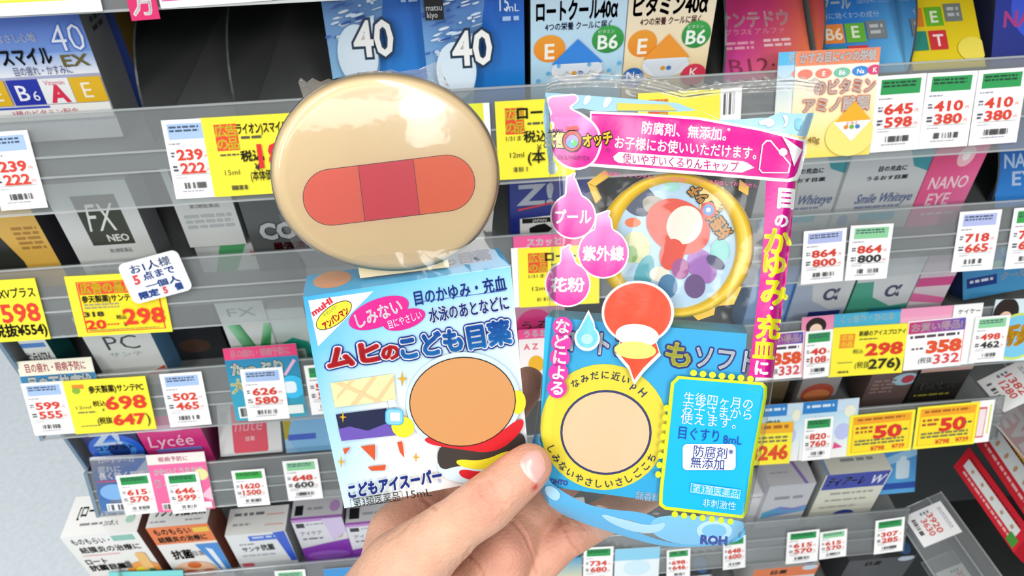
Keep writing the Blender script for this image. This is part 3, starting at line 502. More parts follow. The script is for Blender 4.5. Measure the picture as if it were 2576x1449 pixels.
#--- second shelf
sbox('B', (-130, 590), (112, 590), [('r', 0, 0, 1, 1, 'd8ab55', 'e0b24a'), ('p', [(0, .05), (.35, .05), (.62, .72), (.62, .8), (0, .8)], '2a2c26'), ln(.68, .38, .95, .62, 5, 'a87a30'), ('r', 0, .8, 1, .83, 'b8862a')], 'gold box with a black panel at the left picture edge', h=.078, y=.389, front='d8ab55', right='4a4a52')
sbox('B', (140, 543), (353, 543), [('r', 0, 0, 1, 1, 'c9cccb', 'd2d4d2'), ('r', .27, .12, .80, .60, '33372a'), ('t', 'FX', .53, .32, .28, 'e4e6e2', {'w': .34, 'b': -.005, 'sh': .2}), ('t', 'NEO', .62, .53, .07, 'd4d6d0', {'w': .26, 'b': .03}), ('t', '第2類医薬品', .58, .66, .04, '6a6c6a', {'w': .28}), ln(.1, .8, .9, .9, 2, 'a8aaa8')],
     'silver white box with an olive square and FX lettering', h=.078, y=.388, front='c9cccb', left='3c4048', right='8a8e90')
sbox('B', (480, 600), (700, 592), [('r', 0, 0, 1, 1, 'b4b8b8', 'd0d4d2'), ('p', [(.3, 0), (.6, 0), (.4, 1), (.15, 1)], '4a9a62'), ('r', .62, .3, .9, .5, 'c85060')], 'flat white and green box lying under the second NEO box', h=.022, y=.392, depth=.05, front='b8bcba', top='8a908e')
sbox('B', (468, 595), (612, 588), [('r', 0, 0, 1, 1, 'c4c8c8', 'cfd2d0'), ('r', .12, .0, .86, .42, '2c3028'), ('t', 'NEO', .55, .38, .07, 'd0d2cc', {'w': .5, 'b': .03}), ('t', '第2類医薬品', .5, .52, .05, '6a6c6a', {'w': .5}), ln(.1, .62, .9, .8, 3, 'aab0b0')], 'second silver NEO box standing raised, beside the dark CO box', h=.066, zup=.0222, y=.391, front='c4c8c8', left='6a7684', right='8a8e90')
sbox('B', (616, 560), (860, 545), [('r', 0, 0, 1, 1, '5a5e5e', '484c4c'), ('t', 'COOL', .48, .58, .16, 'b4b8ba', {'w': .7, 'b': .05, 'o': '222', 'ob': .09}), ('t', '最強清涼感', .5, .74, .07, 'd83048', {'w': .56, 'b': .03}), ('r', .45, .82, 1, 1, '16181a')], 'dark grey box with silver lettering left of the tan case', h=.078, y=.389, front='54585a')
sbox('B', (1284, 550), (1480, 540), [('r', 0, 0, 1, 1, '22308a', '1c2a78'), ('t', 'Z!', .32, .38, .20, 'aab0bc', {'w': .42, 'b': .03}), ('p', [(.1, .52), (.6, .46), (.6, .48), (.1, .54)], 'c83a3a'), ('p', [(.12, .62), (.62, .6), (.62, .9), (.36, 1), (.12, .92)], 'e8e8e6'), ('r', .15, .62, .6, .67, '222'), ('t', 'JAPAN', .37, .645, .03, 'eee'),
     ('p', [(.24, .72), (.34, .69), (.44, .68), (.54, .74), (.48, .78), (.5, .92), (.4, .88), (.36, .95), (.33, .84), (.25, .8)], '1a1a1c'), ('e', .22, .86, .035, .03, 'c8283c'), ('r', .37, .80, .43, .86, 'b8283c')], 'navy box with a crest between the two held packs', h=.078, y=.388, front='202e84', top='18246a')
WE = lambda: [('r', 0, 0, 1, 1, 'c4c8ca', 'ccd0d2'), ('p', [(.55, 0), (1, 0), (1, .42), (.8, .36)], '3f95a0'), ('t', 'コンタクト', .84, .15, .06, 'b0dce0', {'w': .26}), ('t', '目の充血に', .55, .37, .05, '5a6490', {'w': .34, 'b': .02}), ('t', 'うるおす目薬', .52, .46, .04, '6a7498', {'w': .5, 'b': .02}), ('t', 'Smile Whiteye', .58, .66, .1, '6a78a4', {'w': .7, 'sh': .2, 'b': .01}), ln(.24, .74, .8, .78, 1, '8a94b0'), ('r', .34, .82, .78, .90, '46b4cc'), ('e', .14, .88, .06, .06, '6a9ad0')]
sbox('B', (1925, 400), (2122, 455), WE(), 'white box behind the pouch edge, left one of two grey-white boxes', h=.078, y=.392, front='c6cacc', top='9a9ea0')
sbox('B', (2125, 452), (2328, 445), WE(), 'grey-white box with slanted lettering and a teal corner', h=.078, y=.389, front='c6cacc', top='9a9ea0')
sbox('B', (2332, 437), (2462, 430), [('r', 0, 0, 1, 1, 'e0386e', 'f07ab0', ['d8345c', 'e23a78', 'f08aba', 'ee70a8']), ('e', .62, .32, .16, .1, 'f6c0c8'), ('e', .62, .32, .07, .045, 'fbf0f0'), ('t', 'NANO', .5, .56, .12, 'f8d0dc', {'w': .74, 'b': .02}), ('t', 'EYE', .42, .72, .12, 'f8d0dc', {'w': .44, 'b': .02}), ln(.2, .86, .9, .9, 1, 'fbd0e0')], 'pink box with white two-line lettering on the right', h=.082, y=.388, front='e04a84', right='5a6484', top='c03060')
sbox('B', (2504, 430), (2690, 415), [('r', 0, 0, 1, 1, '123a9a', '2a8ae0'), ('t', 'NANO', .42, .58, .13, 'b4cef0', {'w': .6, 'b': .02}), ('t', 'EYE', .44, .74, .13, 'b4cef0', {'w': .42, 'b': .02})], 'blue box with pale two-line lettering at the right edge', h=.075, y=.389, tilt=35, depth=.018, front='1c50b8', left='3a4670')
#--- third shelf
sbox('C', (-90, 872), (124, 872), [('r', 0, 0, 1, 1, 'd6dedc', 'eef2ee'), ('r', 0, .30, .9, .36, '4a80c8'), ('t', 'サンテメジアイ', .42, .50, .14, '4a5860', {'w': .86, 'b': .03}), ('r', 0, .62, 1, .68, 'c8c83a'), ('r', 0, .68, 1, 1, '2f8f8c', '1f6f6c')], 'white and teal box with black lettering at the left edge of the third shelf', h=.072, y=.389, front='e0e6e2', right='1c6a68', left='a09a80')
sbox('C', (214, 860), (384, 850), [('r', 0, 0, 1, 1, 'c6cac8', 'd8dad8'), ('t', 'PC', .52, .36, .2, '2a2c2e', {'w': .5, 'b': -.005}), ('t', 'サンテ', .5, .53, .06, '8a9c98', {'w': .5}), ('p', [(.5, .86), (.95, .72), (.95, .8), (.6, .92)], 'e8e6da'), ('p', [(.66, .84), (.98, .72), (.98, .78), (.8, .86)], 'd8503a')], 'white box with a large thin C between dark gaps', h=.072, y=.388, front='cfd2d0', left='b8849a', right='6aa4d0')
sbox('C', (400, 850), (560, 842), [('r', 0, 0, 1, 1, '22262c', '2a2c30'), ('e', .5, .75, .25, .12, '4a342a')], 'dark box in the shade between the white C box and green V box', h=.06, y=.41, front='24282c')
sbox('C', (566, 835), (682, 828), [('r', 0, 0, 1, 1, 'c2c8c6', 'd4d8d6'), ('t', 'FX', .5, .17, .1, '6a7674', {'w': .6}), ('p', [(.08, .30), (.36, .30), (.60, .66), (.92, .28), (1, .30), (1, .42), (.62, .98), (.5, .98)], '3aa860', ['8fd0a4', '2f8a4a', '1f7a3c', '9fd8b0', '9fd8b0', '3a9a58', '1c5c34', '1c5c34'])], 'white box with a large green V, over the teal card', h=.080, y=.388, front='ccd2d0', left='5a6a66')
sbox('C', (684, 834), (778, 828), [('r', 0, 0, 1, 1, 'c6d2ce', 'b8c6c2'), ('p', [(.16, .52), (.5, .44), (.88, .52), (.98, .7), (.88, .92), (.2, .94), (.04, .74)], '1f9a80'), ('r', .28, .62, .74, .82, 'cfe0d8'), ('t', '目薬', .5, .72, .12, '4a6a60', {'w': .36})], 'white box with a green hexagon left of the held carton', h=.066, y=.389, front='c6d2ce')
sbox('C', (1290, 800), (1420, 790), [('r', 0, 0, 1, 1, 'c8a0b0', 'd06a94'), ('e', .42, .55, .36, .24, 'd83a80'), ('t', 'うる', .42, .55, .14, 'f6c8dc', {'b': .02})], 'dusky pink box with a round badge between the held packs', h=.07, y=.388, front='c88aa4', left='5a5a60')
sbox('C', (1880, 770), (1988, 762), [('r', 0, 0, 1, 1, '6a94cc', '9ac0e8'), ('e', .6, .7, .3, .14, 'd4e4f4')], 'pale blue box half behind the pouch edge', h=.068, y=.392, front='7aa4d6')
ALF = lambda c1, c2: [('r', 0, 0, 1, 1, 'd8d8da', 'c8d0d4'), ('p', [(0, .3), (.28, .3), (.36, .52), (.7, .66), (1, .64), (1, 1), (0, 1)], c1), ('t', 'α', .66, .42, .2, '4a4a66', {'b': .02}), ('r', .36, .68, .92, .78, c2), ln(.4, .84, .9, .92, 1, 'd8e4e8')]
sbox('C', (1994, 750), (2138, 743), ALF('a8b4c8', '2a3a86'), 'white and navy box under the two 864 tags', h=.072, y=.389, front='d4d6da', left='5a8ac8')
sbox('C', (2144, 742), (2294, 735), ALF('4aa088', '1f8a9a'), 'white and green box right of the navy banded one', h=.072, y=.388, front='d0d8d4', left='3a9074')
sbox('C', (2298, 733), (2386, 727), [('r', 0, 0, 1, 1, 'd8b8c8', 'd4d6d8'), ('r', 0, .3, 1, .42, 'd04a8a'), ('p', [(0, .5), (1, .6), (1, .68), (0, .62)], 'e070a4')], 'narrow white box with pink bands on the third shelf', h=.072, y=.388, front='d6ccd2')
sbox('C', (2424, 742), (2590, 700), [('r', 0, 0, 1, 1, '3a84c8', '4aa0d4'), ('e', .3, .4, .12, .12, '6ac0b0'), ('e', .7, .3, .14, .12, '7ac8e0'), ('r', .06, .66, .5, .82, '1c3a8a'), ('t', 'クール', .74, .72, .12, 'e4f0f8', {'w': .36, 'b': .03, 'sh': .2}), ln(.1, .7, .44, .78, 1, 'e0e8f4'), ('e', .5, .5, .08, .06, '9ad8c8')], 'tilted blue patterned box at the right end of the third shelf', h=.05, y=.40, lean=9, tilt=25, depth=.018, zup=.004, front='3a84c8', left='26407c')
#--- fourth shelf
sbox('D', (205, 1110), (349, 1106), [('r', 0, 0, 1, 1, '12226a', '101c54'), ('e', .5, .55, .5, .3, '2a66d8'), ('e', .5, .55, .36, .2, '4a94f0'), ('e', .55, .55, .2, .14, '123a8a'), ('t', 'Z!', .42, .32, .22, 'c8d8f0', {'w': .5, 'b': .04}), ('t', 'コンタクト', .5, .50, .09, 'dce8f8', {'w': .7, 'b': .03}), ln(.15, .66, .9, .71, 1, 'd8c83a')],
     'dark blue box with white lettering at the left end of the fourth shelf', h=.068, y=.388, front='14246a', left='8a8c8e', right='101428', depth=.03)
sbox('D', (354, 1108), (516, 1100), [('r', 0, 0, 1, 1, 'd82a80', 'e23a8a'), ('e', .5, .22, .36, .06, 'f4b0d0'), ('t', 'Lycée', .46, .45, .22, 'fbd8e8', {'w': .7, 'sh': .15}), ('r', .16, .60, .88, .66, '7a8ae0'), ln(.3, .74, .8, .78, 1, 'f6b8d4')], 'magenta box with white script lettering', h=.068, y=.388, front='da2e82', right='8a2a5c')
sbox('D', (551, 1100), (707, 1092), [('r', 0, 0, 1, 1, 'd8dadc', 'e2e4e4'), ('rr', .22, .3, .78, .97, .002, 'e23a58'), ('t', 'nuté', .5, .58, .18, 'f4a0b0', {'w': .44, 'sh': .2}), ('t', '目薬', .5, .78, .06, 'fbe0e4'), ('r', .05, .4, .16, .56, 'c8ccce')], 'white box with a red square and script lettering', h=.06, tilt=40, depth=.018, y=.387, front='dcdee0')
sbox('D', (714, 1090), (872, 1082), [('r', 0, 0, 1, 1, 'd0d8de', '9acaf0'), ('p', [(0, 0), (.3, 0), (.06, .8), (0, .8)], 'b8a838'), ('e', .7, .75, .62, .42, '8ac4f0'), ('r', .5, .3, .62, .42, '2a5ab0'), ('r', .66, .28, .8, .42, 'e89a8a'), ('t', '角膜', .6, .2, .1, 'd8504a', {'b': .02}), ('r', .06, .74, .5, .82, '4a6ad0'), ('t', '9 2', .62, .35, .08, 'fff')], 'pale blue and yellow box left of the held carton base', h=.062, tilt=30, depth=.018, y=.387, front='b4d4ec')
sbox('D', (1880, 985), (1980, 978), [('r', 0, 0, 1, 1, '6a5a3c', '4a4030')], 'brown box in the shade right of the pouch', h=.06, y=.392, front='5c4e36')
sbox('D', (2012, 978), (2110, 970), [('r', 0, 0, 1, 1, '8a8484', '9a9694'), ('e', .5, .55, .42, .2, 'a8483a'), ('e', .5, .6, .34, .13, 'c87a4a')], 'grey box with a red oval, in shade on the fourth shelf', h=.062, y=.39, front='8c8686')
sbox('D', (2185, 965), (2298, 957), [('r', 0, 0, 1, 1, '6a5450', '5a4a48'), ('e', .8, .42, .3, .12, '9ac0d0'), ('e', .85, .42, .14, .08, 'b03a4a'), ln(.1, .4, .6, .7, 4, '8a7068')], 'brown box with a pale round mark on the fourth shelf', h=.064, y=.39, front='64504c')
sbox('D', (2303, 962), (2432, 950), [('r', 0, 0, 1, 1, '1a1a1a', '22201c'), ('r', 0, .16, 1, .3, 'c09a90'), ('t', '目の疲れに', .48, .58, .12, 'cfd0cc', {'w': .72, 'b': .03}), ln(.1, .74, .8, .8, 1, '8a8430')], 'black box with white lettering above the yellow 50 tags', h=.066, y=.388, front='1c1b1a', top='8a7068')
#--- lowest shelf
sbox('E', (151, 1353), (354, 1351), [('r', 0, 0, 1, 1, 'f4f4f2', 'ece8e2'), ('t', 'ものもらい・', .34, .10, .1, '4a4c50', {'w': .5, 'b': .02}), ('r', .63, .04, .92, .13, '8ac4b4'), ('t', '結膜炎の治療に', .52, .25, .1, '55585c', {'w': .8, 'b': .02}), ('r', .1, .34, .6, .355, 'f0a8a8'), ('t', 'ロート', .22, .46, .1, '3a3c40', {'w': .28, 'b': .02}), ('t', '抗菌目薬', .32, .58, .1, '3a3c40', {'w': .5, 'b': .03}),
     ('e', .8, .72, .26, .2, 'f0a040', 'e8882a'), ('e', .74, .74, .1, .12, 'f6e03a'), ('rr', .78, .36, .92, .72, .003, 'f4c070'), ('r', .58, .5, .64, .62, '4a4c4e'), ('r', .84, .66, .92, .76, '4a7a4a'), ln(.14, .76, .56, .82, 1, 'e88a8a')],
     'large white antibacterial box with orange swirl at the bottom left', y=.385, depth=.042, front='f2f2f0', top='fbfbf9', right='6a3a30', left='cfd6c8', topart=[('t', '[ロート抗菌目薬i]', .52, .40, .30, '33363a', {'w': .78, 'b': .03}), ('t', '20本入', .62, .74, .14, '4a4c4e', {'w': .2}), ln(.2, .7, .5, .8, 1, '8a8c8e'), ('e', .86, .68, .06, .1, 'b4dcc8')])
sbox('E', (366, 1329), (527, 1327), [('r', 0, 0, 1, 1, 'f0f0ee', 'ece8e4'), ('r', 0, 0, 1, .3, 'ee7a34'), ('t', 'ものもらい', .38, .09, .1, 'fbe8d8', {'w': .6, 'b': .03}), ('r', .72, .05, .98, .13, 'f0c83a'), ('t', '結膜炎の治療に', .48, .22, .09, 'fbe8d8', {'w': .8, 'b': .03}), ('t', '抗菌', .32, .50, .15, '33363a', {'w': .34, 'b': .03}), ('t', '目薬', .6, .5, .09, '55585c', {'w': .2}), ('p', [(.62, .34), (1, .34), (1, .9), (.84, .9)], '3a8ad8'), ('p', [(.76, .4), (.86, .44), (.92, .86), (.86, .86)], 'e8f0f8'),
     ('e', .4, .8, .36, .16, 'f4c4a0'), ('e', .42, .70, .12, .06, 'd86a28'), ('e', .3, .84, .12, .06, 'd8582c'), ('e', .62, .85, .12, .06, 'd8582c')], 'white and orange antibacterial box, second from the left at the bottom', y=.386, depth=.03, front='f0f0ee', top='f6f6f4', right='7a3c28',
     topart=[('t', 'サンテ抗菌目薬', .5, .45, .42, '22262a', {'w': .86, 'b': .035}), ln(.05, .8, .3, .9, 1, 'b0a4b8'), ln(.62, .8, .9, .9, 1, 'b0a4b8')])
sbox('E', (565, 1348), (718, 1336), [('r', 0, 0, 1, 1, 'e6e8ea', 'e2e4e6'), ('p', [(.78, .02), (.98, .0), (1, .75), (.9, .76)], '2a5ad0'), ('r', .36, .06, .84, .18, '3a6ad8'), ln(.42, .08, .8, .16, 1, 'c4d4f4'), ('t', 'サンテ', .32, .38, .11, '44484c', {'w': .3, 'b': .02}), ('t', '抗菌', .6, .36, .14, '44484c', {'w': .22, 'b': .02}), ln(.16, .24, .4, .28, 1, '8a8e92'), ln(.12, .52, .7, .58, 1, 'b4b8bc'), ('r', .05, .72, .24, .82, 'e25a6a')],
     'white box with a blue stripe on its right edge at the bottom', y=.388, depth=.028, front='e6e8ea', top='f2f2f0', right='9a9ea2', topart=[ln(.1, .2, .6, .4, 1, '7a7e80'), ln(.1, .6, .4, .75, 1, 'a8acae'), ('r', .64, .3, .94, .36, 'f0c0b8'), ('r', .64, .7, .94, .75, 'f0c0b8')])
PUR = [('r', 0, 0, 1, 1, 'e4e4ea', 'dcd8e2'), ('r', 0, .0, 1, .05, 'c48ad4'), ('r', .06, .08, .22, .17, '1c1e22'), ln(.26, .1, .6, .14, 1, '9a9ca4'), ('t', 'アイケア', .3, .3, .09, '66687a', {'w': .42}), ln(.1, .4, .5, .46, 1, '77798a'), ('e', .82, .34, .1, .1, 'd0a884'), ('p', [(.6, 0), (1, 0), (1, .3), (.7, .5)], 'd8c8ea'), ('p', [(0, .62), (.45, .55), (1, .48), (1, 1), (0, 1)], '8a3ab4'), ('e', .5, .8, .44, .1, 'a060cc')]
sbox('E', (731, 1310), (860, 1300), PUR, 'white and purple box left of the wrist', y=.392, depth=.03, front='e2e2e8', top='d8d8de', right='8a7a94', topart=[('r', .06, .5, .22, .85, '1c1e22'), ('r', 0, .92, 1, 1, 'b06ac8'), ln(.3, .6, .6, .75, 1, 'a4a6ae'), ('e', .84, .6, .1, .2, 'c49ad4')])
sbox('E', (868, 1322), (1010, 1312), PUR, 'second white and purple box partly behind the wrist', y=.388, depth=.03, front='e2e2e8', top='d8d8de', topart=[('r', .06, .4, .24, .8, '1c1e22'), ('r', 0, .92, 1, 1, 'b06ac8'), ln(.3, .6, .6, .75, 1, 'a4a6ae')])
for (x, lab) in ((1150, 'white box in the gap between thumb and fingers'), (1330, 'pale box seen between fingers and pouch')):
    sbox('E', (x, 1330), (x + 150, 1322), [('r', 0, 0, 1, .2, 'b8c4b8'), ln(.1, .3, .8, .6, 4, '99a')], lab, y=.39, depth=.03, front='cfd4d0')
sbox('E', (1790, 1252), (1932, 1243), [('r', 0, 0, 1, 1, 'd8d8dc', 'cfcfd4'), ln(.5, .1, .9, .16, 1, '9a9aa4')], 'white box half hidden by the lower right of the pouch', y=.392, depth=.03, front='d6d6da', top='e4e4e8')
sbox('E', (1937, 1224), (2054, 1214), [('r', 0, 0, 1, 1, 'c0c2c8', 'c8cad0'), ln(.2, .26, .9, .38, 1, '8a8e98'), ('p', [(.05, .62), (.4, .5), (.7, .56), (1, .5), (1, .64), (.5, .7), (.05, .76)], '4a9ac4', ['4ab0d0', '5a8ad0', '8a6ac4', '6a9ad0', '6ab0d8', '7a7ac8', '4ab0d0']), ('r', .05, .82, .9, .86, '4a8ab0')],
     'grey-white box with a blue-purple wave left of the cream box', y=.387, depth=.03, front='c4c6cc', top='d2d2d8', topart=[('p', [(.6, 0), (.68, 0), (.84, 1), (.76, 1)], '9a7ac0'), ln(.1, .5, .5, .6, 1, 'b0b2ba')])
sbox('E', (2079, 1196), (2243, 1186), [('r', 0, 0, 1, 1, 'dcdccc', 'd6d6c6'), ('r', .02, 0, .98, .30, '2638a4'), ('t', 'ティアーレ', .36, .15, .18, 'e4e8f4', {'w': .58, 'b': .035, 'sh': .15}), ('t', 'W', .84, .15, .17, 'e4e8f4', {'w': .2, 'b': .02, 'sh': .15}), ln(.2, .38, .86, .44, 1, '9a9c90'), ln(.16, .52, .8, .58, 1, 'a4a698'), ln(.12, .66, .7, .72, 1, 'b0b2a4'), ('e', .56, .86, .17, .1, '2a3a9c')],
     'cream box with a dark blue lettered band, lower right', y=.388, depth=.026, front='dadac8', top='e6e6da', left='b4b8b4', topart=[ln(.3, .35, .8, .6, 1, '9aa09a'), ('r', .0, 0, .06, 1, '8aa0c0')])
sbox('E', (2196, 1220), (2302, 1215), [('r', 0, 0, 1, 1, '3f8ad4', '5ab0ec'), ('t', 'コンタクト', .5, .14, .1, '1c3a8a', {'w': .8, 'b': .02}), ('p', [(0, .5), (1, .3), (1, .44), (0, .62)], '9ad0f4'), ('rr', .52, .5, .84, .78, .003, 'cfe8f6'), ('e', .68, .48, .08, .05, 'cfe8f6'), ('r', 0, .84, 1, .93, '2050b0')], 'blue box leaning behind the cream lettered box', h=.075, y=.408, tilt=30, depth=.016, front='4a9ade')
for (x0_, x1_, col_, lab) in ((1896, 2062, 'ee7a3a', 'orange and white box in the bottom edge under the 615 tags'), (1640, 1800, '8a8e92', 'grey box in the bottom edge under the pouch'), (2120, 2290, '3a3a40', 'black box in the bottom edge, lower right')):
    sbox('G', (x0_, 1442), (x1_, 1420), [('r', 0, 0, 1, .3, col_), ('t', '目薬', .4, .14, .12, 'f4ece4', {'b': .03}), ('e', .86, .06, .12, .08, 'cfe0f0')], lab, h=.075, y=.387, depth=.04, front='e4e2de' if col_[0] == 'e' else col_, top='c4c6c8' if col_[0] == 'e' else '55585c', topart=[ln(.1, .4, .7, .6, 1, '9ac'), ('e', .86, .7, .11, .25, '5a8ac8')])

#--- clear dividers standing between the boxes
def divider(k, px, py, label, h=.062, y0=.386):
    p = hit(px, py, np.array([0, y0 + .012, 0]), np.array([0, 1.0, 0])); x, z0 = p[0], zfloor(k); n = 12; pts = [(y0, z0 + .0005)]
    pts += [(y0 + .055 * (1 - math.cos(t)), z0 + .012 + (h - .012) * math.sin(t)) for t in np.linspace(0, math.pi / 2, n)] + [(YBACK - .002, z0 + h), (YBACK - .002, z0 + .0005)]
    m = len(pts); e = MB(); q = [(x - .0006, a, b) for a, b in pts] + [(x + .0006, a, b) for a, b in pts]
    e.add(q, [tuple(range(m))[::-1], tuple(range(m, 2 * m))], hx('fff')); o = e.build('shelf_divider', MDIV)
    r = MB(); r.add(q, [(i, (i + 1) % m, m + (i + 1) % m, m + i) for i in range(m)], hx('fff')); r.build('edge', MDARK, o)
    tag_obj(o, label, 'shelf divider', 'clear shelf dividers')
divider('A', 372, 240, 'clear divider in the empty bay beside the 40 EX box')
divider('A', 590, 200, 'clear divider in the middle of the empty bay')
divider('A', 1806, 160, 'clear curved divider left of the magenta box', h=.07)
divider('A', 2056, 110, 'clear curved divider between the magenta and blue boxes', h=.07)
divider('A', 2276, 110, 'clear curved divider between the blue and yellow boxes', h=.07)
divider('B', 2492, 440, 'clear curved divider between the pink and blue lettered boxes', h=.066)
# ------------------------------------------------------------------ the held carton with the round case
def homog(src, dst):
    A = []
    for (x, y), (u, v) in zip(src, dst):
        A += [[x, y, 1, 0, 0, 0, -u * x, -u * y, -u], [0, 0, 0, x, y, 1, -v * x, -v * y, -v]]
    return np.linalg.svd(np.array(A, float))[2][-1].reshape(3, 3)
SQ = [(0, 0), (1, 0), (1, 1), (0, 1)]
def measured(quad, O, U, V, N, ox, oy, k):
    """a print's place on a face: coordinates measured on the photograph of that face, mapped to the face itself"""
    H = homog(quad, SQ)
    def P(x, y, n):
        q = H @ [ox + x / k, oy + y / k, 1]; return O + U * (q[0] / q[2]) + V * (q[1] / q[2]) + N * n
    return P
def carton(pts, name, cols):
    TL, TR, BR, BL, KTL = [cam2w(p) for p in pts]; D = KTL - TL; f = [TL, TR, BR, BL]; mb = MB()
    mb.hexa(f + [q + D for q in f], hx(cols[0]), [hx(c) for c in cols]); return mb, TL, TR - TL, BL - TL, D, -nrm(D)
KP = [(-.05600757, .00242113, .20243756), (-.00039886, -.00617618, .21153467), (.00567255, .05705697, .23418053), (-.04993616, .06565429, .22508342), (-.05982571, -.00354995, .22013403)]
mb, KO, KU, KV, KD, KN = carton(KP, 'carton', ['f2f4f4', 'ccc', '3fb0e6', 'f2f2f2', '3aa6dc', '4ab2e2'])
P = measured([(755, 745), (1283, 672), (1330, 1177), (868, 1289)], KO, KU, KV, KN, 740, 620, 2.1317)
a = Art(mb, P, 1, 1, step=.00003, clip=False)
g = [[(32, 266), (420, 213), (800, 160), (1157, 111)], [(82, 560), (440, 500), (800, 440), (1186, 400)], [(150, 900), (480, 850), (830, 800), (1215, 740)], [(273, 1426), (600, 1347), (930, 1267), (1258, 1187)]]
gc = [['36abe6', '5abdec', '7accf0', '8ad4f4'], ['62c0ee', '9ad6f2', 'c2e6f6', 'dff0f8'], ['9ed6f2', 'eef4f8', 'f4f6f6', 'e2f0f8'], ['d4eaf4', 'f4f6f6', 'f4f6f6', 'f2f4f4']]
for i in range(3):
    for j in range(3):
        a.n = 0; a.p([g[i][j], g[i][j + 1], g[i + 1][j + 1], g[i + 1][j]], 'fff', [gc[i][j], gc[i][j + 1], gc[i + 1][j + 1], gc[i + 1][j]])
a.run([('p', [(62, 286), (428, 237), (120, 540)], 'f4f6f8'),
    ('t', 'muHI', 138, 320, 34, 'd8283c', {'w': 130, 'b': .05, 'rot': -35}), ('e', 208, 368, 118, 54, '222', None, -.62), ('e', 208, 368, 114, 50, 'f6e23a', None, -.62), ('t', 'それいけ!', 186, 344, 24, '6a8a2a', {'w': 90, 'rot': -35}), ('t', 'アンパンマン', 218, 384, 42, 'd82a2a', {'w': 165, 'b': .05, 'rot': -35}),
    ('e', 457, 355, 174, 76, 'dc1f8e', None, -.36), ('e', 597, 391, 118, 52, 'dc1f8e', None, -.3), ('t', 'しみない', 457, 358, 80, 'fff', {'w': 262, 'b': .025, 'rot': -20}), ('t', '目にやさしい', 600, 392, 46, 'fff', {'w': 186, 'rot': -18}),
    ('t', '目のかゆみ・充血', 892, 238, 76, '1c3c9c', {'w': 486, 'b': .02, 'rot': -9.6}), ('p', [(655, 296), (1133, 236), (1133, 239), (655, 299)], '2c4ca8'),
    ('t', '水泳のあとなどに', 937, 336, 74, '1c3c9c', {'w': 420, 'b': .02, 'rot': -9.6, 'o': 'f4f8fc', 'ob': .075}),
    ('t', 'ムヒ', 318, 584, 112, 'd8202c', {'w': 290, 'b': .06, 'rot': -9.6, 'o': 'fafafa', 'ob': .115, 'o2': '1c3c9c', 'o2b': .17}), ('t', 'の', 522, 566, 82, 'd8202c', {'w': 92, 'b': .06, 'rot': -9.6, 'o': 'fafafa', 'ob': .13, 'o2': '1c3c9c', 'o2b': .2}),
    ('t', 'こども目薬', 866, 500, 118, '1a62c6', {'w': 580, 'b': .05, 'rot': -9.6, 'o': 'fafafa', 'ob': .10, 'o2': '1c3c9c', 'o2b': .155, 'c2': '2a8ae0'}),
    ('p', [(190, 737), (538, 680), (553, 822), (217, 870)], 'f3e6ac'), ('p', [(230, 800), (300, 720), (330, 716), (225, 830)], 'ecc996'), ('p', [(300, 858), (420, 700), (450, 695), (340, 850)], 'ecc996'), ('p', [(430, 838), (538, 690), (542, 715), (460, 834)], 'ecc996'), ('p', [(250, 727), (480, 830), (450, 835), (215, 738)], 'ecc996'),
    ('p', [(222, 907), (500, 866), (555, 1010), (255, 1050)], '1c2346'), ('p', [(238, 985), (300, 970), (400, 990), (520, 940), (555, 1010), (255, 1050)], '6c56b4'),
    ('p', [(262, 1092), (305, 1083), (275, 1125)], 'd8572c'), ('p', [(360, 1076), (440, 1064), (440, 1150)], 'd8572c'), ('p', [(560, 1046), (588, 1041), (600, 1130), (575, 1100)], 'd8572c'), ('p', [(400, 1185), (500, 1170), (495, 1200), (420, 1205)], 'd8572c')])
for (x, y, r) in ((588, 705, 44), (262, 918, 32), (255, 1163, 34), (662, 1122, 30)):
    a.p([(x + (r if k % 2 == 0 else r * .22) * math.sin(k * math.pi / 4) * (.72 if k in (2, 6) else 1), y - (r if k % 2 == 0 else r * .22) * math.cos(k * math.pi / 4)) for k in range(8)], 'd8a62a')
a.run([('e', 905, 820, 300, 262, 'd4ecf8', None, -.15), ('e', 1010, 1130, 240, 110, 'd4ecf8', None, -.2),
    ('s', [(770, 1060), (900, 1010), (1060, 1040), (1222, 950), (1236, 1085), (1080, 1180), (900, 1150), (782, 1195)], '3a3634'), ('s', [(700, 1010), (880, 990), (1060, 1010), (1216, 880), (1222, 960), (1080, 1090), (880, 1070), (720, 1050)], 'd8222e'),
    ('s', [(870, 1120), (1010, 1130), (1150, 1060), (1160, 1100), (1030, 1180), (880, 1160)], 'ece032'), ('s', [(880, 1170), (1030, 1190), (1160, 1120), (1170, 1170), (1040, 1235), (900, 1225)], 'd8222e'), ('e', 590, 960, 62, 56, 'ece032', None, .2), ('e', 1190, 815, 40, 62, 'ece032'),
    ('e', 902, 818, 279, 236, '2a1c16', None, -.16), ('e', 902, 818, 274, 231, 'd89a60', None, -.16),
    ('p', [(508, 818), (546, 810), (556, 850), (514, 857)], 'dcecf4'), ('rr', 494, 862, 594, 950, 26, '52b8e6'), ('rr', 500, 868, 588, 944, 22, '8ad0f0'), ('rr', 522, 882, 574, 928, 5, 'f2f6f8'),
    ('t', 'こどもアイスーパー', 545, 1264, 70, '2442a8', {'w': 512, 'b': .05, 'rot': -12.6, 'sh': .12, 'o': 'fafafa', 'ob': .1}), ('t', '®', 787, 1237, 22, '2442a8'),
    ('t', '第3類医薬品', 448, 1353, 48, '1c1c1e', {'w': 258, 'rot': -11.2}), ('t', '15mL', 677, 1308, 42, '1c1c1e', {'w': 132, 'rot': -9}), ('t', '©やなせた', 935, 1262, 24, '333', {'w': 105, 'rot': -10})])
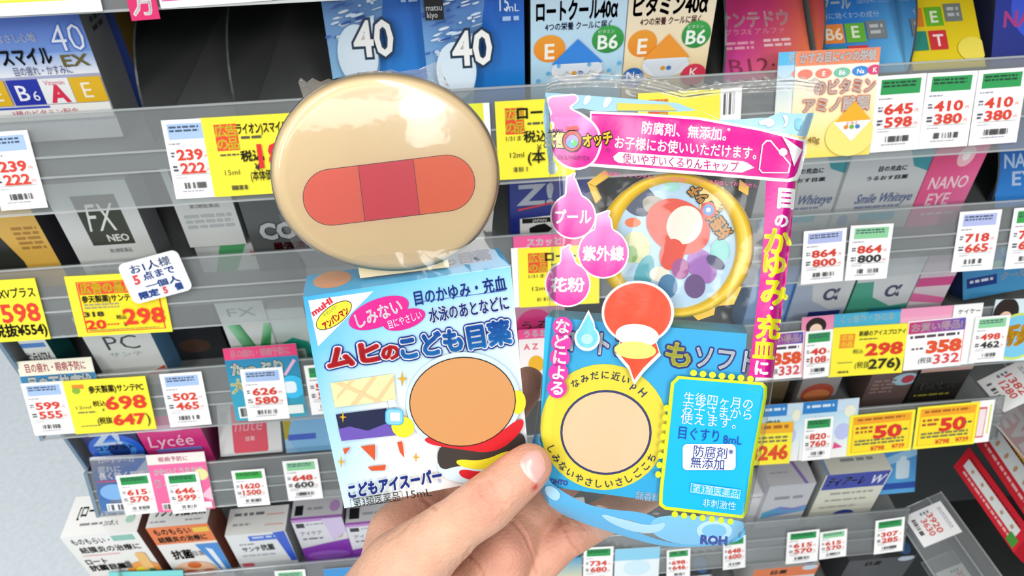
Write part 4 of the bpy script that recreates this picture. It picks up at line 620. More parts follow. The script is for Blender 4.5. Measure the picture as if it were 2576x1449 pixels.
for q in (((305, 1356), (586, 1300)), ((312, 1402), (592, 1346)), ((305, 1356), (312, 1402)), ((586, 1300), (592, 1346))):
    (x0, y0), (x1, y1) = q; d = (2, 0) if abs(x1 - x0) < 20 else (0, 2); a.p([(x0 - d[0] / 2, y0 - d[1] / 2), (x1 - d[0] / 2, y1 - d[1] / 2), (x1 + d[0] / 2, y1 + d[1] / 2), (x0 + d[0] / 2, y0 + d[1] / 2)], '1c1c1e')
P = measured([(787, 686), (1262, 630), (1283, 672), (755, 745)], KO + KD, KU, -KD, -nrm(KV), 740, 620, 2.1317)
a = Art(mb, P, 1, 1, step=.00003, clip=False)
a.run([('e', 238, 166, 118, 44, 'e2a070', None, -.2), ('t', 'こども目薬', 880, 78, 52, '1c3c9c', {'w': 390, 'b': .04, 'rot': -8, 'o': 'c4c8d4', 'ob': .1})])
kart = tag_obj(mb.build('eye_drop_carton', MCARD), 'sky blue and white printed carton held by the thumb, tan round case on top', 'medicine box')
# round case: lid, base and hinge foot, in the carton's axes
CPX = [(760, 95), (900, 100), (1050, 140), (1180, 190), (1330, 310), (1440, 460), (1505, 640), (1510, 760), (1490, 880), (1420, 1060), (1320, 1170), (1200, 1260), (1080, 1310), (900, 1335), (760, 1340), (620, 1330), (500, 1280), (380, 1230), (250, 1150), (160, 1040), (100, 920), (60, 760), (60, 620), (100, 490), (170, 370), (260, 260), (380, 175), (500, 130), (630, 100)]
c3 = lambda x, y: (660 + x / 2.543, 150 + y / 2.543)
ccx, ccy = 785, 715
th = np.array([math.atan2(y - ccy, x - ccx) for x, y in CPX]); rr_ = np.array([math.hypot(x - ccx, y - ccy) for x, y in CPX])
B_ = lambda t: np.array([np.ones_like(t)] + [f(k * t) for k in range(1, 5) for f in (np.cos, np.sin)]).T
co = np.linalg.lstsq(B_(th), rr_, rcond=None)[0]
NT = 128; tt = np.linspace(0, 2 * math.pi, NT, endpoint=False); rad = B_(tt) @ co
LB = .0028                                     # the lid's face lies this far behind the carton's front
def lidpt(sx, k, d, front=LB, back=.006):
    """k-th direction at share sx of the lid's outline, d behind its face (outline measured at its widest rim)"""
    x, y = ccx + rad[k] * sx * math.cos(tt[k]), ccy + rad[k] * sx * math.sin(tt[k])
    p = hit(*c3(x, y), KO - KN * (front + .004), KN); return p - KN * (d - .004)
def shell(mb, prof, col, close0=True, close1=False):
    rings = [[lidpt(sx, k, d) for k in range(NT)] for sx, d in prof]
    pts = [p for r in rings for p in r]; fs = []
    for i in range(len(prof) - 1):
        for k in range(NT):
            k2 = (k + 1) % NT; fs.append((i * NT + k, i * NT + k2, (i + 1) * NT + k2, (i + 1) * NT + k))
    if close0: fs.append(tuple(range(NT))[::-1])
    if close1: fs.append(tuple((len(prof) - 1) * NT + k for k in range(NT)))
    mb.add(pts, fs, col)
TAN = hx('f0d6a6')
case = empty('round_case', tuple(lidpt(1, 32, .008)))
tag_obj(case, 'tan round plastic case with a three-colour pill band, standing on the blue carton', 'plastic case')
m = MB(); shell(m, [(.90, 0), (.925, .0001), (.95, .0005), (.97, .0011), (.985, .002), (.996, .0032), (1, .0045), (1, .0078), (.992, .0082)], TAN, True, True); m.build('lid', MPLAST, case, True)
m = MB(); shell(m, [(.99, .0083), (1, .0087), (1, .0125), (.99, .0142), (.95, .0158), (.88, .0165)], TAN, True, True); m.build('base', MPLAST, case, True)
m = MB(); fq = [(900, 668), (1126, 645), (1130, 672), (906, 700)]
f = [hit(*q, KO - KN * (LB + .003), KN) for q in fq]; m.hexa(f + [q - KN * .011 for q in f], TAN); m.build('hinge_foot', MPLAST, case)
m = MB(); P = lambda x, y, n: hit(*c3(x, y), KO - KN * (LB - n), KN)
a = Art(m, P, 1, 1, step=.00003, clip=False)
def pill(x0, x1, r, c, capl, capr):            # a band along the lid, sloping with it
    ax, ay, bx, by = 440, 880, 1180, 790; L = math.hypot(bx - ax, by - ay); ex, ey = (bx - ax) / L, (by - ay) / L; q = []
    s0, s1 = x0 * L, x1 * L
    if capr: q += [(s1 + r * math.cos(t), r * math.sin(t)) for t in np.linspace(-math.pi / 2, math.pi / 2, 24)]
    else: q += [(s1, -r), (s1, r)]
    if capl: q += [(s0 - r * math.cos(t), r * math.sin(t)) for t in np.linspace(math.pi / 2, -math.pi / 2, 24)]
    else: q += [(s0, r), (s0, -r)]
    a.p([(ax + ex * u - ey * v, ay + ey * u + ex * v) for u, v in q], c)
pill(0, 1, 182, '2a1c1c', True, True); a.n -= .00001
pill(0, .26, 178, 'f0644a', True, False); a.n -= .00003; pill(.265, .735, 178, 'e02a42', False, False); a.n -= .00003; pill(.74, 1, 178, 'f2662e', False, True)
m.build('pill_band', MPLAST, case)
# shrink wrap round case and carton top
film = MB(); shell(film, [(.88, -.0006), (.95, -.0002), (.985, .001), (1.006, .003), (1.012, .006), (1.012, .013), (1.0, .015)], hx('fff'), True, False)
def sheet(mb, L, R, pts_d, n=16, rip=0):
    Ls, Rs = np.array(L, float), np.array(R, float); rows = len(L); pts = []
    for i in range(rows):
        for j in range(n + 1):
            q = Ls[i] + (Rs[i] - Ls[i]) * j / n; d = pts_d[i] + rip * math.sin(j * 2.6 + i * 1.3) * (j not in (0, n))
            pts.append(hit(q[0], q[1], KO - KN * d, KN))
    mb.add(pts, [(i * (n + 1) + j, i * (n + 1) + j + 1, (i + 1) * (n + 1) + j + 1, (i + 1) * (n + 1) + j) for i in range(rows - 1) for j in range(n)], hx('fff'))
sl = [(700, 540), (722, 590), (744, 630), (768, 662), (772, 690), (766, 715), (758, 748)]; sr = [(1243, 520), (1238, 570), (1238, 600), (1242, 622), (1256, 646), (1272, 658), (1285, 671)]
sheet(film, sl, sr, [.0075, .006, .004, .0025, .0015, .0008, -.0004], rip=.00025)
film.build('shrink_film', MFILM, kart, True)
tuft = MB()
top = [(750, 206), (756, 195), (772, 207), (786, 196), (806, 206), (826, 198), (846, 204), (868, 192), (892, 186), (915, 184), (935, 177), (962, 179), (985, 174), (1006, 181), (1030, 176), (1052, 174), (1072, 165), (1090, 158), (1110, 152), (1108, 170), (1116, 190), (1130, 214)]
bot = [(768, 262), (775, 250), (790, 242), (800, 236), (815, 228), (830, 222), (850, 215), (870, 208), (892, 203), (915, 199), (935, 197), (962, 195), (985, 195), (1006, 196), (1030, 199), (1052, 203), (1070, 207), (1088, 212), (1104, 218), (1116, 223), (1126, 228), (1138, 233)]
pts = [hit(*q, KO - KN * (.007 + .0012 * math.sin(i * 2.1)), KN) for i, q in enumerate(top)] + [hit(*q, KO - KN * .009, KN) for q in bot]; nq = len(top)
tuft.add(pts, [(i, nq + i, nq + i + 1, i + 1) for i in range(nq - 1)], hx('fff')); tuft.build('film_tuft', MSEAL, kart, True)
# ------------------------------------------------------------------ the held pouch
QP = [(.00984559, .00852504, .22237037), (.06525026, .01270164, .20964721), (.0632591, .06440533, .21794912), (.00785443, .06022872, .23067228), (.01280127, .00667, .23463231)]
mb, QO, QU, QV, QD, QN = carton(QP, 'carton', ['0cb2ee', '0f90c8', '2ab6ee', '0f90c8', '18a0d8', '18a0d8'])
c6 = lambda x, y: (1320 + x / 2.0129, 680 + y / 2.0129); c5 = lambda x, y: (1340 + x / 2.635, 170 + y / 2.635)
qq = [(1378, 795), (1872, 845), (1845, 1285), (1350, 1222)]
P = measured(qq, QO, QU, QV, QN, 1320, 680, 2.0129); a = Art(mb, P, 1, 1, step=.00003, clip=False)
a.run([('t', 'ロートこど', 410, 372, 110, 'f4f8fc', {'w': 440, 'b': .03, 'rot': 7, 'o': '1c2f9c', 'ob': .10}), ('t', 'も', 780, 430, 118, 'e4e22e', {'w': 120, 'b': .03, 'rot': 7, 'o': '1c2f9c', 'ob': .10}), ('t', 'ソフト', 1010, 455, 108, 'f4f8fc', {'w': 290, 'b': .02, 'rot': 7, 'o': '1c2f9c', 'ob': .09}),
    ('e', 407, 790, 326, 322, 'f2e22a'), ('e', 418, 815, 234, 218, '1a1f66'), ('e', 418, 815, 222, 206, 'f0cfa8'),
    ('t', 'ROHTO', 165, 1070, 26, '1c3ca0', {'w': 110, 'b': .05, 'rot': 7}), ('p', [(118, 1096), (196, 1102), (196, 1105), (118, 1099)], '6a6aa8'),
    ('t', '無香料・無着色・非刺激性', 822, 1165, 44, 'e2f2fa', {'w': 500, 'b': .01, 'rot': 6.5}), ('t', '第3類医薬品', 963, 1120, 40, 'd2ecf8', {'w': 240, 'rot': 6})])
def arc(txt, cx, cy, r, a0, a1, hv, c, inward):
    n = len(txt)
    for i, ch in enumerate(txt):
        t = math.radians(a0 + (a1 - a0) * i / (n - 1)); a.t(ch, cx + r * math.cos(t), cy + r * math.sin(t), hv, c, {} and 0, .012, math.degrees(t) + (-90 if inward else 90)); a.n -= .00003
arc('なみだに近いpH', 407, 790, 268, -122, -42, 40, '1c1f5c', False)
arc('しみないやさしいさしごこち', 407, 790, 290, 158, 32, 42, '1c1f5c', True)
inner = tag_obj(mb.build('eye_drop_carton', MCARD), 'cyan carton with a yellow disc inside the clear pouch', 'medicine box')
# pouch outline, measured on the photograph and laid on the carton's plane
LX = [(1378, 200), (1372, 235), (1376, 300), (1380, 400), (1385, 500), (1388, 600), (1385, 700), (1378, 800), (1367, 900), (1357, 1000), (1345, 1080), (1341, 1130), (1346, 1200), (1366, 1258), (1386, 1296)]
RX = [(2066, 204), (2060, 240), (2044, 290), (2030, 340), (2018, 410), (2004, 490), (1990, 570), (1977, 655), (1966, 750), (1956, 850), (1947, 950), (1933, 1050), (1914, 1150), (1893, 1250), (1872, 1336)]
tl = np.linspace(0, 1, len(LX)); LX, RX = np.array(LX, float), np.array(RX, float)
SG = [(0, 0), (.1, 18), (.2, 40), (.35, 58), (.5, 70), (.65, 68), (.8, 58), (.93, 40), (1, 0)]
TP = [(0, 0), (.03, -12), (.18, -20), (.34, -12), (.44, 6), (.5, 20), (.56, 14), (.64, 4), (.78, -4), (.9, -10), (1, 0)]
def pq(s_, t_):
    L = np.array([np.interp(t_, tl, LX[:, i]) for i in (0, 1)]); R = np.array([np.interp(t_, tl, RX[:, i]) for i in (0, 1)])
    q = L + (R - L) * s_
    q[1] += np.interp(s_, *zip(*SG)) * max(0, (t_ - .8) / .2) ** 1.5 + np.interp(s_, *zip(*TP)) * max(0, 1 - t_ / .25) ** 1.0
    return q
GX, GY = np.meshgrid(np.arange(1320, 2090, 5.0), np.arange(170, 1420, 5.0))
Gs, Gt = np.full(GX.shape, .5), np.clip((GY - 200) / 1130, 0, 1)
for _ in range(60):
    Lx, Ly, Rx, Ry = (np.interp(Gt, tl, e[:, i]) for e in (LX, RX) for i in (0, 1))
    yy = Ly + (Ry - Ly) * Gs + np.interp(Gs, *zip(*SG)) * np.maximum(0, (Gt - .8) / .2) ** 1.5 + np.interp(Gs, *zip(*TP)) * np.maximum(0, 1 - Gt / .25)
    Gs = np.clip(Gs + .8 * (GX - Lx - (Rx - Lx) * Gs) / (Rx - Lx), 0, 1); Gt = np.clip(Gt + .7 * (GY - yy) / 1130, 0, 1)
def pinv(px, py):
    i, j = min(max((py - 170) / 5, 0), GX.shape[0] - 1.001), min(max((px - 1320) / 5, 0), GX.shape[1] - 1.001)
    a, b = int(i), int(j); u, v = i - a, j - b
    return [float((g[a, b] * (1 - v) + g[a, b + 1] * v) * (1 - u) + (g[a + 1, b] * (1 - v) + g[a + 1, b + 1] * v) * u) for g in (Gs, Gt)]
def depth(s_, t_):                              # how far the front film lies behind the carton's front plane
    e = min(1, s_ / .03, (1 - s_) / .05, max(0, (t_ - .07)) / .17, (1 - t_) / .085); e = 1 - (1 - max(0, e)) ** 2.2
    return .0065 - .0082 * e + .00025 * math.sin(s_ * 23 + t_ * 9) * e
def film_pt(px, py, n):
    s_, t_ = pinv(px, py); return hit(px, py, QO - QN * (depth(s_, t_) - n - .0001), QN)
pouch = empty('sealed_pouch', tuple(film_pt(1640, 1340, 0)))
tag_obj(pouch, 'clear printed pouch with magenta bands held beside the blue carton', 'pouch')
def pouch_side(mb, t0, t1, rows, front):
    n = 44; pts = []
    for i in range(rows + 1):
        for j in range(n + 1):
            s_, t_ = j / n, t0 + (t1 - t0) * i / rows; q = pq(s_, t_); d = depth(s_, t_)
            if t_ < .075: d += .0009 * math.sin(t_ * 1150) + .0014 * math.sin(s_ * 9 + 1) + .0006 * math.sin(s_ * 41 + t_ * 60)
            if i == 0 and t0 == 0: q = q + np.array([0, -7 if j % 2 else 5])
            if i == rows and t1 == 1: q = q + np.array([0, 6 if j % 2 else -5])
            if not front: d = .013 - d + .0012
            pts.append(hit(q[0], q[1], QO - QN * d, QN))
    mb.add(pts, [(i * (n + 1) + j, (i + 1) * (n + 1) + j, (i + 1) * (n + 1) + j + 1, i * (n + 1) + j + 1) for i in range(rows) for j in range(n)], hx('fff'))
m = MB(); pouch_side(m, .065, 1, 60, True); m.build('front_film', MBAG, pouch, True)
m = MB(); pouch_side(m, .065, 1, 40, False); m.build('back_film', MBAG, pouch, True)
m = MB(); pouch_side(m, 0, .066, 14, True); m.build('crimped_seal', MSEAL, pouch, True)
# prints on the pouch
def film_art(fn): return Art(MB(), fn, 1, 1, step=.00007, sub=14, clip=False)
f5 = lambda x, y, n: film_pt(*c5(x, y), n); f6 = lambda x, y, n: film_pt(*c6(x, y), n)
a = film_art(f5)
a.run([('p', [(85, 165), (290, 180), (640, 205), (960, 235), (1090, 285), (960, 292), (420, 288), (330, 270), (110, 300), (70, 330)], 'a4cfe8'), ('p', [(1090, 270), (1250, 350), (1400, 385), (1560, 330), (1640, 295), (1720, 305), (1868, 300), (1815, 462), (1560, 415), (1250, 355)], 'a4cfe8'),
    ('s', [(350, 180), (400, 190), (360, 250), (330, 245)], 'd6ebf6'), ('s', [(480, 190), (540, 200), (490, 270), (460, 265)], 'd6ebf6'), ('p', [(560, 235), (900, 245), (960, 285), (560, 285)], 'd8cc5a'),
    ('s', [(1500, 350), (1590, 330), (1610, 380), (1560, 400), (1540, 375), (1500, 385)], 'd8ecf6'), ('s', [(1650, 310), (1700, 320), (1690, 390), (1650, 400), (1680, 360)], 'd8ecf6'), ('s', [(1740, 330), (1790, 340), (1780, 420), (1740, 410)], '7ebfe4'),
    ('p', [(70, 330), (110, 300), (120, 460), (140, 640), (112, 700), (88, 500)], 'a9d2ea'), ('s', [(95, 640), (140, 600), (175, 690), (110, 720)], 'd6ebf6')])
a.n = .00012
a.run([('p', [(380, 288), (700, 300), (1100, 328), (1500, 400), (1815, 480), (1812, 560), (1778, 700), (1755, 745), (1700, 760), (1100, 710), (380, 655)], 'fbfafa'),
    ('p', [(390, 306), (700, 318), (1100, 346), (1500, 418), (1795, 492), (1790, 560), (1755, 690), (1735, 722), (1690, 738), (1100, 690), (390, 635)], 'd2168c'),
    ('t', '防腐剤、無添加。', 1005, 422, 80, 'fff', {'w': 560, 'b': .02, 'rot': 5}), ('t', '※', 1300, 410, 30, 'fff'), ('t', 'お子様にお使いいただけます。', 1015, 533, 80, 'fff', {'w': 940, 'b': .02, 'rot': 4.6}),
    ('p', [(570, 560), (1000, 590), (1390, 620), (1425, 632), (1470, 664), (1425, 680), (1385, 697), (1000, 665), (570, 632), (540, 612), (534, 590)], 'fbfafa'), ('t', '使いやすいくるりんキャップ', 980, 630, 66, 'd2168c', {'w': 770, 'b': .01, 'rot': 4.4}),
    ('p', [(1548, 480), (1580, 480), (1712, 640), (1700, 700), (1520, 700), (1498, 675), (1520, 510)], 'fbfafa'), ('p', [(1553, 490), (1575, 490), (1702, 642), (1692, 693), (1524, 692), (1507, 672), (1528, 515)], 'd2168c'),
    ('p', [(1650, 450), (1788, 545), (1733, 655), (1700, 540)], 'fbfafa'), ('e', 1660, 560, 28, 26, 'fbfafa')])
def flame(x, y, r, tip, txt, hv, w):
    for dr, c0, c1 in ((11, 'fbf4f8', 'fbf4f8'), (0, 'e878be', 'd41f96')):
        R = r + dr; tx, ty = tip; c2 = c1 if dr else 'eea6d4'
        q = [(x - .40 * r - dr, y - .86 * r), (x - .30 * r - dr, y - 1.08 * r), (x - .26 * r - dr, ty + .16 * r - dr), (x - .08 * r - dr * .4, ty + .10 * r - dr), (tx + .02 * r, ty - dr), (tx + .10 * r + dr, ty - dr * .6), (tx + .04 * r + dr, ty + .16 * r), (tx + .14 * r + dr, ty + .30 * r), (x + .34 * r + dr, y - 1.02 * r), (x + .46 * r + dr, y - .84 * r)]
        a.p(q, c2, [c0, c0, c2, c2, c2, c2, c2, c2, c0, c0]); a.e(x, y, R, R, c0, c1)
    if txt: a.t(txt, x, y + 6, hv, 'fff', w, .035)
a.n = .0002
# flame badge behind the logo
a.run([('s', [(78, 222), (110, 185), (200, 180), (285, 170), (308, 200), (300, 232), (245, 268), (330, 300), (430, 380), (462, 480), (450, 560), (400, 650), (290, 688), (180, 650), (115, 560), (105, 450), (140, 380), (90, 350), (95, 315), (125, 300)], 'fbf4f8'),
    ('s', [(98, 235), (118, 196), (200, 192), (282, 182), (296, 202), (288, 226), (225, 266), (320, 312), (415, 386), (446, 480), (436, 555), (390, 638), (290, 672), (188, 636), (126, 552), (118, 450), (156, 372), (104, 342), (108, 322), (136, 306)], 'eeb0d8', 'd4188e')])
a.t('妖怪', 150, 480, 92, 'f6e68a', 135, .04, 4, 'fbf6d8', .06, 0, '14110e', .12); a.t('オッチ', 430, 476, 84, 'f2c02c', 190, .04, -8, '14110e', .12)
a.run([('e', 262, 486, 68, 74, '14110e'), ('e', 262, 486, 60, 66, 'd8403a'), ('e', 262, 490, 46, 48, '14110e'), ('e', 262, 490, 42, 44, '9a8ae0'), ('e', 250, 504, 22, 24, '3a9ae0'), ('e', 278, 500, 20, 24, '3ab04a'), ('e', 262, 490, 7, 7, 'fff'), ('p', [(225, 392), (300, 386), (304, 410), (225, 416)], 'd8403a'),
    ('t', 'ようかい', 150, 420, 26, '14110e', {'w': 100, 'b': .04, 'rot': -4}), ('t', '©L5/YWP·TX', 265, 596, 30, '5a2a5a', {'w': 232, 'rot': 3}), ('t', '®', 497, 546, 24, '333')])
a.n = .0002
flame(268, 985, 142, (262, 706), 'プール', 92, 236); a.n += .0001
flame(468, 1228, 160, (490, 955), '紫外線', 92, 270); a.n = .0002
flame(232, 1435, 142, (232, 1180), '花粉', 88, 220)
a.n += .0002; a.t('※防腐剤としてベンザルコニウム塩化物、パラベンを配合しておりません', 970, 742, 26, 'e0508a', 1040, 0, 4.6)
a.mb.build('band_print', MPRINT, pouch)
a = film_art(f6); a.sub = 5
a.run([('p', [(1222, -452), (1372, -448), (1350, -200), (1324, 50), (1294, 260), (1256, 545), (1132, 540), (1172, 200), (1196, 0), (1212, -220)], 'd2168c')])
for ch, X, Y, c, hv in (('目', 1680, 868, 'fff', 130), ('の', 1650, 1015, 'fff', 90), ('か', 1625, 1155, 'f0ea24', 168), ('ゆ', 1605, 1310, 'f0ea24', 162)):
    px, py = c5(X, Y); a.t(ch, (px - 1320) * 2.0129, (py - 680) * 2.0129, hv * 2.0129 / 2.635, c, None, .045, 4); a.n -= .00007
for X, Y, c, hv, ch in ((1265, 112, 'f0ea24', 128, 'み'), (1250, 192, 'fff', 60, '・'), (1235, 290, 'f0ea24', 112, '充'), (1212, 400, 'f0ea24', 100, '血'), (1200, 495, 'fff', 72, 'に')):
    a.t(ch, X, Y, hv, c, None, .045, 4); a.n -= .00007
a.n = .00012
for i, ch in enumerate('などによる'):
    x, y = 192 - i * 7, 285 + i * 78; a.e(x, y, 50, 50, 'd838a0'); a.n -= .00007
a.n += .00014
for i, ch in enumerate('などによる'):
    x, y = 192 - i * 7, 285 + i * 78; a.t(ch, x, y, 70, 'fff', None, .03, 6); a.n -= .00007
a.sub = 14
# lime frame with dots
a.n = .00012
a.run([('p', [(775, 535), (1205, 568), (1228, 590), (1226, 640), (1165, 960), (1128, 1230), (1105, 1256), (710, 1212), (680, 1190), (682, 1120), (715, 800), (740, 570)], 'd2e42a')])
a.n += .00002
a.run([('p', [(785, 550), (1195, 582), (1210, 598), (1208, 640), (1148, 960), (1112, 1222), (1098, 1240), (716, 1196), (698, 1180), (700, 1120), (735, 800), (758, 575)], '12b2ee')])
for i in range(7): a.e(855 + i * 48, 520 + i * 5, 17, 16, 'e2e22c'); a.n -= .00007
for i in range(8): a.e(718 - i * 6, 698 + i * 48, 15, 17, 'e2e22c'); a.n -= .00007
for i in range(7): a.e(760 + i * 47, 1236 + i * 6, 16, 16, 'd2e42a'); a.n -= .00007
a.n += .00004
a.run([('t', '生後四ヶ月の', 980, 662, 56, 'f2fafc', {'w': 352, 'rot': 6}), ('t', 'お子さまから', 975, 715, 56, 'f2fafc', {'w': 350, 'rot': 6}), ('t', '使えます。', 930, 762, 56, 'f2fafc', {'w': 282, 'rot': 6}), ('t', '目ぐすり', 882, 832, 64, '1c3fa0', {'w': 205, 'rot': 6}), ('t', '8mL', 1052, 858, 44, '1c3fa0', {'w': 92, 'rot': 4}),
    ('rr', 800, 880, 1068, 1012, 22, 'f6fafc'), ('t', '防腐剤', 940, 922, 56, '1c2f8a', {'w': 170, 'rot': 5}), ('t', '※', 1044, 918, 32, '1c2f8a'), ('t', '無添加', 925, 978, 56, '1c2f8a', {'w': 170, 'rot': 5}),
    ('p', [(842, 1078), (1094, 1112), (1088, 1158), (838, 1124)], 'b8e2f4'), ('p', [(846, 1082), (1090, 1115), (1085, 1154), (842, 1121)], '12b2ee'), ('t', '第3類医薬品', 966, 1118, 40, 'd2ecf8', {'w': 232, 'rot': 7.5}), ('t', '非刺激性', 985, 1186, 40, 'c2e6f6', {'w': 170, 'rot': 6.5})])
# blue wavy foot
a.n = .00004
a.run([('s', [(30, 870), (70, 800), (110, 1060), (190, 1120), (320, 1190), (460, 1215), (560, 1220), (660, 1245), (720, 1300), (640, 1310), (560, 1270), (420, 1250), (520, 1310), (700, 1372), (820, 1392), (1040, 1376), (1116, 1290), (1120, 1330), (1080, 1380), (900, 1400), (700, 1402), (480, 1340), (260, 1270), (120, 1200), (50, 1060)], '5aaee0'),
    ('s', [(680, 1230), (1116, 1262), (1112, 1310), (1050, 1372), (820, 1396), (680, 1360), (620, 1300)], '7abfe8'), ('s', [(370, 1225), (520, 1268), (640, 1295), (722, 1270), (690, 1330), (560, 1330), (430, 1280)], 'a8d4ee'), ('e', 960, 1318, 90, 52, 'b4dcf2'), ('e', 960, 1320, 62, 34, '7abfe8'),
    ('t', 'ROH', 958, 1366, 44, '1c3c9c', {'w': 130, 'b': .05, 'rot': 4}), ('s', [(120, 1080), (190, 1130), (160, 1180), (90, 1120)], 'a8d4ee')])
a.mb.build('label_print', MPRINT, pouch)
# sticker: a plain red drop shape with a white rim and a small blue drop
a = film_art(f6); a.n = .0007
def blob(cx, cy, pts, c, g, c2=None): a.p([(cx + x * g, cy + y * g) for x, y in pts], c)
drop = [(12 + 170 * math.cos(t), -10 + 150 * math.sin(t)) for t in np.linspace(math.radians(120), math.radians(420), 40)] + [(120, 190), (40, 270), (-6, 330), (-30, 260), (-90, 190)]
for g, c in ((1.08, 'f6f4f0'), (1, 'de4a2c')): blob(560, 225, drop, c, g)
a.run([('e', 570, 330, 110, 58, 'f3e9d8', None, .1), ('e', 560, 405, 105, 44, 'e8dc72', None, .06)])
for g, c in ((1.2, 'f6f4f0'), (1, '6ac4e4')): blob(316, 320, [(54 * math.cos(t), 20 + 54 * math.sin(t)) for t in np.linspace(math.radians(-50), math.radians(230), 30)] + [(-20, -50), (6, -100), (30, -50)], c, g)
a.e(316, 348, 30, 26, 'a4dcf0')
a.mb.build('drop_sticker', MPRINT, pouch)
# round yellow case inside the pouch
WD = .0012
ring = empty('round_case', tuple(hit(1699, 617, QO - QN * (WD + .004), QN)))
tag_obj(ring, 'round yellow rimmed case with a blue printed face inside the clear pouch', 'plastic case')
def wpt(ex, ey, rx, ry, t, d): return hit(ex + rx * math.cos(t), ey + ry * math.sin(t), QO - QN * d, QN)
m = MB(); nn_, prof = 96, [(152, 158, .0022), (158, 164, .0008), (168, 172, .0001), (182, 176, 0), (192, 180, .0008), (198, 183, .003), (198, 183, .006), (190, 178, .008)]
pts = [wpt(1699, 617, rx, ry, 2 * math.pi * k / nn_, WD + d) for rx, ry, d in prof for k in range(nn_)]
m.add(pts, [(i * nn_ + k, i * nn_ + (k + 1) % nn_, (i + 1) * nn_ + (k + 1) % nn_, (i + 1) * nn_ + k) for i in range(len(prof) - 1) for k in range(nn_)], hx('fbd024')); m.build('rim', MPLAST, ring, True)
def tab(q, c='f8c428', d0=.002, d1=.006):
    m = MB(); f = [hit(x, y, QO - QN * (WD + d0), QN) for x, y in q]; n = len(f); b = [p - QN * (d1 - d0) for p in f]
    m.add(f + b, [tuple(range(n))[::-1], tuple(range(n, 2 * n))] + [(i, (i + 1) % n, n + (i + 1) % n, n + i) for i in range(n)], hx(c)); return m.build('lug', MPLAST, ring)
tab([(1477, 460), (1520, 428), (1532, 444), (1494, 470)]); tab([(1477, 460), (1494, 466), (1510, 500), (1498, 512)]); tab([(1862, 452), (1884, 470), (1882, 492), (1858, 478)]); tab([(1842, 715), (1866, 722), (1846, 766), (1800, 770)]); tab([(1732, 784), (1800, 772), (1796, 792), (1756, 806)])
m = MB(); a = Art(m, lambda x, y, n: hit(x, y, QO - QN * (WD + .0022 - n), QN), 1, 1, step=.00003, clip=False)
a.run([('e', 1699, 617, 156, 162, 'b4d6f2'), ('e', 1608, 505, 46, 38, '44506e', None, .5), ('e', 1650, 520, 36, 24, 'a8a49c', None, .5), ('e', 1690, 470, 20, 12, '9adcd8'), ('e', 1592, 560, 20, 12, 'e8703a'), ('e', 1600, 622, 36, 40, 'd8dfae'), ('e', 1588, 640, 16, 22, '8ac06a'), ('e', 1620, 690, 22, 50, '4aa8b8', None, .3), ('e', 1660, 690, 26, 20, 'f0ecd8'), ('e', 1680, 720, 24, 30, '3a7aa8'), ('e', 1640, 740, 14, 10, 'e8d24a'),
    ('e', 1766, 670, 34, 46, '9a62b8', None, -.5), ('e', 1748, 720, 26, 30, '5a3a78'), ('e', 1812, 630, 24, 30, '7ad0cc'), ('e', 1800, 660, 26, 14, '3a3a6a', None, .6), ('e', 1706, 570, 84, 66, 'e0452c', None, .5), ('e', 1722, 566, 44, 50, 'f4ece0', None, .5), ('e', 1690, 640, 30, 40, 'e0452c', None, .3), ('e', 1712, 676, 22, 26, 'a04a90'),
    ('rr', 1760, 470, 1822, 530, 6, 'e8d088'), ('t', '妖怪ウォッチ', 1785, 532, 34, 'f0a82a', {'w': 150, 'b': .05, 'rot': -125, 'o': '14110e', 'ob': .14}), ('e', 1782, 528, 20, 20, 'd8403a'), ('e', 1782, 528, 14, 14, '4a8ad0'), ('e', 1782, 528, 6, 6, 'f0f0f0'), ('t', '©L5/YWP·TX', 1826, 500, 11, '333', {'w': 76, 'rot': -62})])
m.build('face', MCARD, ring)

# ------------------------------------------------------------------ the hand
def cp(px, py, d): return cray(px, py) * d
def chain(pts): return [(cam2w(cp(x, y, d)), r * d / F) for x, y, d, r in pts]
CH = {
 'thumb': [(1332, 1172, .2225, 58), (1310, 1192, .2220, 64), (1270, 1226, .2215, 67), (1222, 1268, .2215, 74), (1160, 1312, .2235, 71), (1085, 1372, .2270, 84), (1010, 1440, .2320, 108), (960, 1540, .238, 130)],
 'index': [(1328, 965, .262, 44), (1300, 1000, .264, 50), (1215, 1105, .268, 56), (1105, 1235, .265, 62), (1005, 1345, .255, 82), (1010, 1440, .25, 110), (1000, 1560, .25, 130)],
 'middle': [(1480, 1150, .266, 42), (1400, 1225, .264, 48), (1318, 1325, .258, 54), (1270, 1395, .250, 72), (1215, 1490, .252, 92), (1090, 1600, .255, 130)],
 'ring': [(1640, 1235, .262, 40), (1560, 1280, .262, 45), (1412, 1360, .258, 52), (1340, 1425, .256, 58), (1270, 1500, .258, 76), (1130, 1630, .262, 120)],
 'little': [(1590, 1500, .258, 36), (1500, 1550, .260, 40), (1390, 1600, .262, 48), (1280, 1640, .264, 70), (1150, 1680, .264, 110)],
 'arm': [(1000, 1520, .248, 128), (1040, 1620, .252, 140), (960, 1780, .25, 165), (920, 2000, .245, 185), (880, 2350, .24, 200)],
}
hb = bmesh.new()
for ch in CH.values():
    q = chain(ch)
    for (p0, r0), (p1, r1) in zip(q, q[1:]):
        t = bmesh.new()
        for p, r in ((p0, r0), (p1, r1)):
            bmesh.ops.create_icosphere(t, subdivisions=3, radius=r, matrix=Matrix.Translation(Vector(p)))
        h = bmesh.ops.convex_hull(t, input=t.verts)
        bmesh.ops.delete(t, geom=list({g for g in h['geom_interior'] + h['geom_unused'] if isinstance(g, bmesh.types.BMVert)}), context='VERTS')
        tm = bpy.data.meshes.new('hull'); t.to_mesh(tm); t.free(); hb.from_mesh(tm); bpy.data.meshes.remove(tm)
